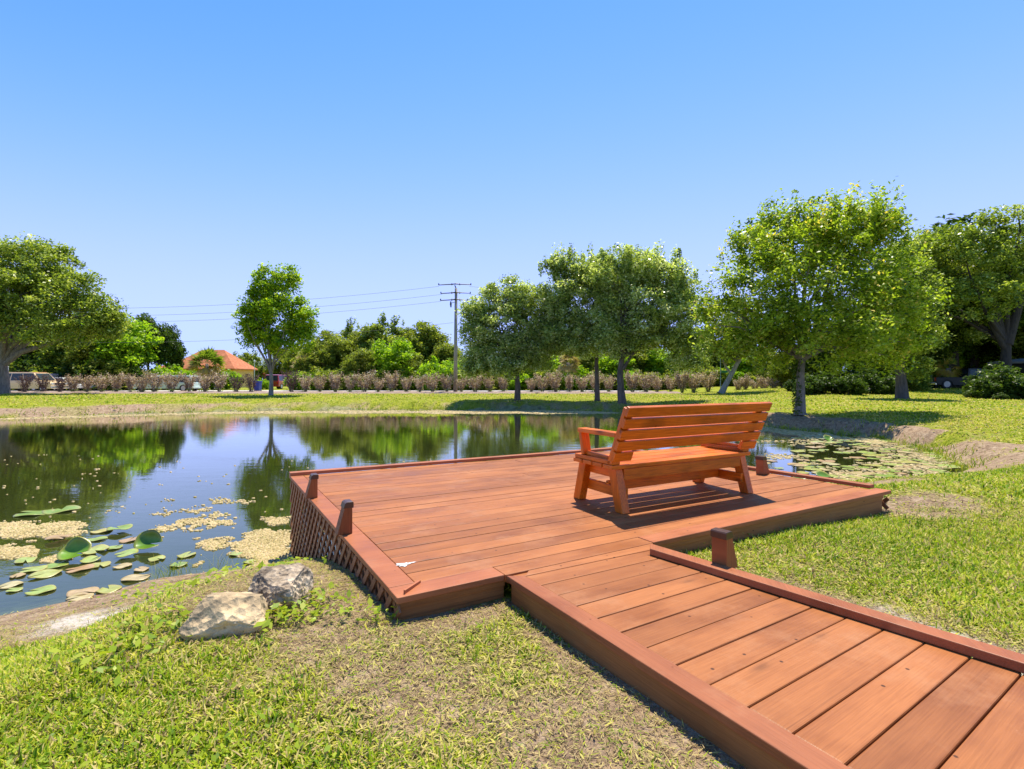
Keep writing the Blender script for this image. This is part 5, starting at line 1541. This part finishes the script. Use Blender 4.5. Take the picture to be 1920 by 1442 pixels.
for px, py, hw in ((1552, 826, 9), (1500, 905, 14), (1545, 900, 15)):
    p = g(px, py, WATER); r = hw / F * p.y
    o = pad(p.x, p.y, r, .4, 700 + px, M['padup'], {1552: "small upright green leaf standing in the far lily pads", 1500: "raised bright green pad beside the deck's right edge", 1545: "second raised bright green pad beside the deck's right edge, farther from the post"}[px], GF, cup=.4, z=.0)
    o.rotation_euler = (.6 if px == 1552 else .25, .1, 0); o.location.z = WATER + r * .35

# ------------------------------------------------------------------ algae scum: countless small flakes
def algae():
    m, nt, p = new_mat("algae_scum")
    L = nt.links
    r = ramp(nt, [(0, (.25, .20, .06)), (.4, (.47, .36, .15)), (.75, (.62, .47, .25)), (1, (.33, .31, .08))], attr(nt, "tint"))
    L.new(r.outputs[0], p.inputs["Base Color"]); p.inputs["Roughness"].default_value = .8
    V, Fq, T = [], [], []
    rg = np.random.default_rng(77)
    def zone(n, fx, size, dens):
        px, py = fx(n)
        keep = dens(px, py) > rg.random(n)
        px, py = px[keep], py[keep]
        d = F * (CZ - WATER) / (py - HY); x = (px - 960) / F * d; y = d
        k = shore_dist(x, y) < .03
        x, y = x[k], y[k]
        n_ = len(x); s = size * rg.uniform(.4, 1.5, n_)
        a0 = rg.uniform(0, 6.28, n_); zz = WATER + .004 + rg.random(n_) * .010
        vs = np.empty((n_, 12, 3))
        for j in range(6):
            rad = s * rg.uniform(.6, 1.15, n_); a = a0 + j * 1.047
            vs[:, j, 0] = x + np.cos(a) * rad; vs[:, j, 1] = y + np.sin(a) * rad; vs[:, j, 2] = zz + rg.normal(0, .002, n_)
            vs[:, j + 6] = vs[:, j]; vs[:, j + 6, 2] = WATER - .004
        b = sum(len(v) for v in V)
        V.append(vs.reshape(-1, 3))
        base = b + np.arange(n_)[:, None] * 12
        Fq.append(base + np.arange(6)[None])
        T.append(np.repeat(np.clip(rg.normal(.55, .2, n_) + (fbm(x * 3, y * 3, 9, 2) - .5) * .6, 0, 1), 12))
        for j in range(6):
            SQ.append(np.concatenate([base + j, base + j + 6, base + (j + 1) % 6 + 6, base + (j + 1) % 6], 1))
    SQ = []
    def rect(x0, x1, y0, y1):
        return lambda n: (rg.uniform(x0, x1, n), rg.uniform(y0, y1, n))
    def blob(spots, thr=.42, freq=40.0):
        def f(px, py):
            v = np.zeros(px.shape)
            for cx, cy, rx, ry, k in spots:
                v = np.maximum(v, k * np.clip(1.35 - np.hypot((px - cx) / rx, (py - cy) / ry), 0, 1))
            d = F * (CZ - WATER) / (py - HY); x = (px - 960) / F * d
            nn = fbm(x * 2.4, d * 2.4, 15, 4) * .65 + fbm(x * 9, d * 9, 16, 2) * .35
            return np.clip((v * 1.25 + (nn - .5) * 2.4 - .5) * 2.2, 0, 1)
        return f
    zone(24000, rect(330, 560, 960, 1070), .013, blob([(500, 1025, 75, 42, 1), (400, 1015, 60, 14, .9), (520, 980, 40, 12, .9), (380, 980, 70, 8, .8), (360, 985, 60, 8, .75)]))
    zone(16000, rect(0, 190, 965, 1062), .014, blob([(50, 995, 90, 20, 1), (20, 1035, 60, 16, .9), (130, 985, 35, 10, .85), (110, 1050, 50, 8, .7)]))
    zone(4000, rect(230, 480, 930, 1010), .02, blob([(330, 990, 60, 9, .8), (440, 940, 60, 6, .6), (380, 962, 70, 8, .62), (300, 965, 40, 5, .5)]))
    zone(9000, rect(1400, 1830, 812, 922), .036, blob([(1720, 870, 90, 30, 1), (1640, 895, 90, 18, .85), (1560, 880, 80, 14, .7), (1480, 856, 60, 6, 1.0), (1500, 828, 90, 8, .85), (1650, 840, 70, 12, .8), (1760, 900, 40, 14, 1)]))
    zone(9000, rect(-60, 420, 770, 792), .07, lambda px, py: (np.abs(py - (785.5 - np.clip(px, -60, 420) * .028)) < 2.2 + 3 * (fbm(px * .02, py * 0, 3, 3) - .5)) * .9)
    zone(16000, rect(380, 1160, 766, 782), .08, lambda px, py: (np.abs(py - (772.5 + np.abs(px - 760) * .002)) < 1.8 + 7 * (fbm(px * .012, py * 0, 4, 3) - .46)) * .9)
    zone(9000, rect(1420, 1660, 798, 834), .07, lambda px, py: (np.abs(py - (803 + (px - 1420) * .115)) < 9 * fbm(px * .02, py * .05, 6, 3)) * .45)
    zone(500, rect(0, 900, 850, 1000), .02, lambda px, py: 1.0 * (fbm(px * .05, py * .05, 8, 2) > .5))
    v = np.concatenate(V); 
    o = np_mesh("pond_scum", v, [np.concatenate(Fq), np.concatenate(SQ)], m, None, {"tint": np.concatenate(T)})
    tag(o, "yellowish floating algae scum drifting in patches on the pond", "algae", kind="stuff")
algae()

# ------------------------------------------------------------------ grass, clippings and weeds
def grass_mat():
    m, nt, p = new_mat("grass_blades")
    r = ramp(nt, [(0, (.06, .13, .008)), (.25, (.17, .30, .009)), (.5, (.36, .46, .014)), (.68, (.58, .55, .04)), (.78, (.66, .56, .18)), (.88, (.50, .38, .18)), (1, (.17, .105, .05))], attr(nt, "tint"))
    nt.links.new(r.outputs[0], p.inputs["Base Color"]); p.inputs["Roughness"].default_value = .6; p.inputs["Specular IOR Level"].default_value = .15
    t = nt.nodes.new("ShaderNodeBsdfTranslucent"); nt.links.new(r.outputs[0], t.inputs[0])
    ms = nt.nodes.new("ShaderNodeMixShader"); ms.inputs[0].default_value = .35
    nt.links.new(p.outputs[0], ms.inputs[1]); nt.links.new(t.outputs[0], ms.inputs[2]); nt.links.new(ms.outputs[0], nt.nodes["Material Output"].inputs[0])
    return m
M['grass'] = grass_mat()
rgG = np.random.default_rng(21)
def sample(n, y0, y1, margin=1.0, xlim=None):
    y = np.sqrt(rgG.random(n) * (y1 ** 2 - y0 ** 2) + y0 ** 2)
    x = rgG.uniform(-1, 1, n) * (y * 1.10 + margin)
    if xlim is not None:
        k = (x > xlim[0]) & (x < xlim[1]); x, y = x[k], y[k]
    k = ~(inside(x, y, DECK_POLY) | inside(x, y, WALK_POLY)); x, y = x[k], y[k]
    sd = shore_dist(x, y); k = sd > .02
    return x[k], y[k], sd[k]
def blades():
    V, Q4, T3, T = [], [], [], []
    off = 0
    for n, y0, y1, ln, wd, mg, thin in ((230000, 1.0, 2.6, .042, .0026, .8, 0), (260000, 2.6, 5.0, .044, .0034, .6, 0), (210000, 5.0, 9.5, .05, .0065, .8, 0), (150000, 9.5, 20, .065, .017, .5, 0), (110000, 20, 44, .085, .035, .0, 0)):
        x, y, sd = sample(n, y0, y1, mg)
        s = soil_mask(x, y)
        lush = fbm(x * .8, y * .8, 51, 3)
        dens = np.clip((1.0 - s) ** 2.0 * np.clip((.95 - s) * 4, 0.05, 1), 0.012, 1)
        k = rgG.random(len(x)) < dens
        x, y, s, lush = x[k], y[k], s[k], lush[k]
        m = len(x); z = gz(x, y)
        L_ = ln * rgG.uniform(.45, 1.35, m) * (1 - .35 * s)
        dry = rgG.random(m) < (.14 + .62 * s)
        az = rgG.uniform(0, 6.283, m)
        ti = np.where(dry & (rgG.random(m) < .6), rgG.uniform(1.2, 1.55, m), np.clip(rgG.normal(.98, .34, m), .05, 1.5))
        d = np.stack([np.cos(az) * np.sin(ti), np.sin(az) * np.sin(ti), np.cos(ti)], -1)
        sdv = np.stack([-np.sin(az), np.cos(az), np.zeros(m)], -1) * (wd * rgG.uniform(.6, 1.5, m))[:, None]
        p0 = np.stack([x, y, z + np.where(dry, .006, -.002)], -1)
        p1 = p0 + d * (L_ * .55)[:, None]
        d2 = d.copy(); d2[:, 2] -= .22; p2 = p0 + d * (L_ * .55)[:, None] + d2 * (L_ * .5)[:, None]
        p2[:, 2] = np.maximum(p2[:, 2], z + .003)
        v = np.stack([p0 - sdv * .7, p0 + sdv * .7, p1 + sdv, p1 - sdv, p2], 1).reshape(-1, 3)
        V.append(v); b = off + np.arange(m)[:, None] * 5
        Q4.append(b + np.array([0, 1, 2, 3])); T3.append(b + np.array([3, 2, 4])); off += m * 5
        t = np.where(dry, rgG.uniform(.72, 1.0, m), np.clip(rgG.normal(.42, .21, m) + (lush - .5) * -.6 + np.clip((y - 6) / 40, 0, .16), 0, .76))
        T.append(np.repeat(t, 5))
        # taller tufts standing out of the lawn
    for n, y0, y1, ln, wd in ((1300, 1.0, 3.2, .055, .0024), (1500, 3.2, 7.5, .06, .004)):
        cx, cy, sd = sample(n, y0, y1, .8)
        kk = (soil_mask(cx, cy) < .45) & (sd > .4); cx, cy = cx[kk], cy[kk]
        x = np.repeat(cx, 9) + rgG.normal(0, .018, len(cx) * 9); y = np.repeat(cy, 9) + rgG.normal(0, .018, len(cx) * 9)
        kk = ~(inside(x, y, DECK_POLY) | inside(x, y, WALK_POLY)); tt = np.repeat(rgG.uniform(.12, .6, len(cx)), 9)[kk]; x, y = x[kk], y[kk]
        m = len(x); z = gz(x, y); az = rgG.uniform(0, 6.283, m); ti = np.clip(rgG.normal(.6, .35, m), .05, 1.4); L_ = ln * rgG.uniform(.4, 1.4, m)
        d = np.stack([np.cos(az) * np.sin(ti), np.sin(az) * np.sin(ti), np.cos(ti)], -1)
        sdv = np.stack([-np.sin(az), np.cos(az), np.zeros(m)], -1) * (wd * rgG.uniform(.6, 1.6, m))[:, None]
        p0 = np.stack([x, y, z - .002], -1); p1 = p0 + d * (L_ * .55)[:, None]; d2 = d.copy(); d2[:, 2] -= .6; p2 = p1 + d2 * (L_ * .5)[:, None]
        V.append(np.stack([p0 - sdv * .7, p0 + sdv * .7, p1 + sdv, p1 - sdv, p2], 1).reshape(-1, 3))
        b = off + np.arange(m)[:, None] * 5
        Q4.append(b + np.array([0, 1, 2, 3])); T3.append(b + np.array([3, 2, 4])); off += m * 5
        T.append(np.repeat(np.clip(tt + rgG.normal(0, .1, m), 0, .76), 5))
    # loose straw and clippings lying on bare soil and lawn
    for n, y0, y1, ln, wd, p_ in ((300000, 1.0, 4.2, .030, .0010, .9), (90000, 4.2, 9.5, .04, .0024, .6)):
        x, y, sd = sample(n, y0, y1, .8)
        s = soil_mask(x, y)
        k = rgG.random(len(x)) < np.clip(.15 + s * 1.3, 0, 1) * p_ * np.clip(sd * .7 - .15, .05, 1) * (1 - .8 * sand_mask(x, y)); x, y = x[k], y[k]
        m = len(x); az = rgG.uniform(0, 6.283, m); L_ = ln * rgG.uniform(.3, 1.4, m)
        d = np.stack([np.cos(az), np.sin(az), rgG.normal(.04, .12, m)], -1)
        sdv = np.stack([-np.sin(az), np.cos(az), rgG.normal(0, .3, m)], -1) * (wd * rgG.uniform(.6, 1.6, m))[:, None]
        p0 = np.stack([x, y, gz(x, y) + rgG.uniform(.002, .012, m)], -1); p1 = p0 + d * (L_ * .5)[:, None]
        p2 = p0 + d * L_[:, None] + np.stack([-np.sin(az), np.cos(az), np.zeros(m)], -1) * (L_ * rgG.normal(0, .2, m))[:, None]
        V.append(np.stack([p0 - sdv, p0 + sdv, p1 + sdv, p1 - sdv, p2], 1).reshape(-1, 3))
        b = off + np.arange(m)[:, None] * 5
        Q4.append(b + np.array([0, 1, 2, 3])); T3.append(b + np.array([3, 2, 4])); off += m * 5
        T.append(np.repeat(np.where(rgG.random(m) < .35 * (1 - soil_mask(x, y) * .6), rgG.uniform(.2, .62, m), rgG.uniform(.76, 1.0, m) ** .8), 5))
    o = np_mesh("grass", np.concatenate(V), [np.concatenate(Q4), np.concatenate(T3)], M['grass'], None, {"tint": np.concatenate(T)})
    tag(o, "short sunlit grass with dry clippings over the lawn", "grass", kind="stuff")
blades()
M['weed'] = leaf_mat('weed_leaves', [(0, (.07, .14, .010)), (.4, (.22, .32, .018)), (.75, (.40, .46, .03)), (.92, (.40, .42, .06)), (1, (.46, .34, .10))], .35, .4)
def weeds():
    C, S, T = [], [], []
    x, y, sd = sample(60000, 1.1, 4.6, .6)
    pn = fbm(x * 1.5, y * 1.5, 61, 3); s = soil_mask(x, y)
    left = np.clip((-.1 - x) / .9, 0, 1)
    k = rgG.random(len(x)) < np.clip((pn - .36) * 3, 0, 1) * np.clip(1 - s * 1.5, .01, 1) * (left * .95 + .05)
    x, y = x[k], y[k]
    C.append(np.stack([x, y, gz(x, y) + rgG.uniform(.008, .035, len(x))], -1)); S.append(rgG.uniform(.014, .030, len(x))); T.append(np.clip(rgG.normal(.52, .22, len(x)), 0, 1))
    # clumps of broad leaves by the rocks, the lattice and the shore
    for px, py, n, sp in ((560, 1155, 110, .09), (520, 1170, 70, .08), (600, 1125, 40, .07), (640, 1150, 30, .07), (690, 1165, 26, .05), (735, 1165, 10, .03), (330, 1100, 90, .12), (270, 1115, 80, .12), (390, 1095, 60, .12), (440, 1075, 50, .12), (520, 1070, 40, .10), (560, 1065, 40, .08), (250, 1195, 60, .12), (340, 1165, 60, .10), (230, 1230, 90, .14), (960, 1100, 20, .05), (1330, 1020, 50, .2), (1200, 1230, 16, .05), (1250, 1280, 16, .05)):
        p = on_ground(px, py)
        xx = rgG.normal(p.x, sp, n); yy = rgG.normal(p.y, sp * .8, n)
        kk = shore_dist(xx, yy) > -.02
        xx, yy = xx[kk], yy[kk]; n = len(xx)
        C.append(np.stack([xx, yy, gz(xx, yy) + rgG.uniform(.01, .07, n)], -1)); S.append(rgG.uniform(.025, .055, n)); T.append(np.clip(rgG.normal(.6, .2, n), 0, 1))
    C = np.concatenate(C); S = np.concatenate(S); T = np.concatenate(T)
    v, q = leaf_quads(C, S, .9, .55, rg=rgG)
    o = np_mesh("weeds", v, q, M['weed'], None, {"tint": np.repeat(T, 4)})
    tag(o, "low broad leaved weeds creeping over the soil near the rocks", "weeds", kind="stuff")
weeds()
def reeds():
    """thin rushes at the near shore and along the far right bank"""
    V, Fq, T = [], [], []; b = 0
    def tuft(x, y, n, h, sp, lean, w):
        nonlocal b
        for _ in range(n):
            p = Vector((rgG.normal(x, sp), rgG.normal(y, sp), 0)); p.z = max(gz1(p.x, p.y), WATER - .15)
            a = rgG.uniform(0, 6.28); hh = h * rgG.uniform(.4, 1.2) + max(0, WATER - p.z)
            d = Vector((math.cos(a) * lean * rgG.random(), math.sin(a) * lean * rgG.random(), 1)) * hh
            s = Vector((-math.sin(a + 1), math.cos(a + 1), 0)) * w
            m_ = p + d * .55; e = p + d + Vector((d.x, d.y, -.2 * hh)) * .4
            for q in (p - s, p + s, m_ + s * .8, m_ - s * .8, e): V.append(tuple(q))
            Fq.append((b, b + 1, b + 2, b + 3)); T3.append((b + 3, b + 2, b + 4)); b += 5
            T.extend([float(np.clip(rgG.normal(.45, .22), 0, .95))] * 5)
    T3 = []
    for px, py, n in ((320, 1075, 34), (305, 1080, 26), (345, 1070, 20), (420, 1062, 26), (470, 1060, 14), (555, 1055, 14)):
        p = g(px, py, WATER); tuft(p.x, p.y, n, .16, .06, .8, .0018)
    for i in range(260):      # right and far banks
        k = rgG.integers(16, 27); t = rgG.random(); A_, B_ = SHORE[k], SHORE[k + 1]
        q = A_ * (1 - t) + B_ * t
        tuft(q[0] + rgG.normal(0, .15), q[1] + rgG.normal(0, .15), 9, .16, .10, .7, .008)
    for i in range(230):
        k = rgG.integers(11, 17); t = rgG.random(); A_, B_ = SHORE[k], SHORE[k + 1]
        q = A_ * (1 - t) + B_ * t
        tuft(q[0] + rgG.normal(0, .3), q[1] + abs(rgG.normal(0, .4)), 7, .16, .16, .7, .016)
    o = np_mesh("rushes", np.array(V), [np.array(Fq), np.array(T3)], M['grass'], None, {"tint": np.array(T)})
    tag(o, "thin green rushes along the pond's edge", "rushes", kind="stuff")
reeds()
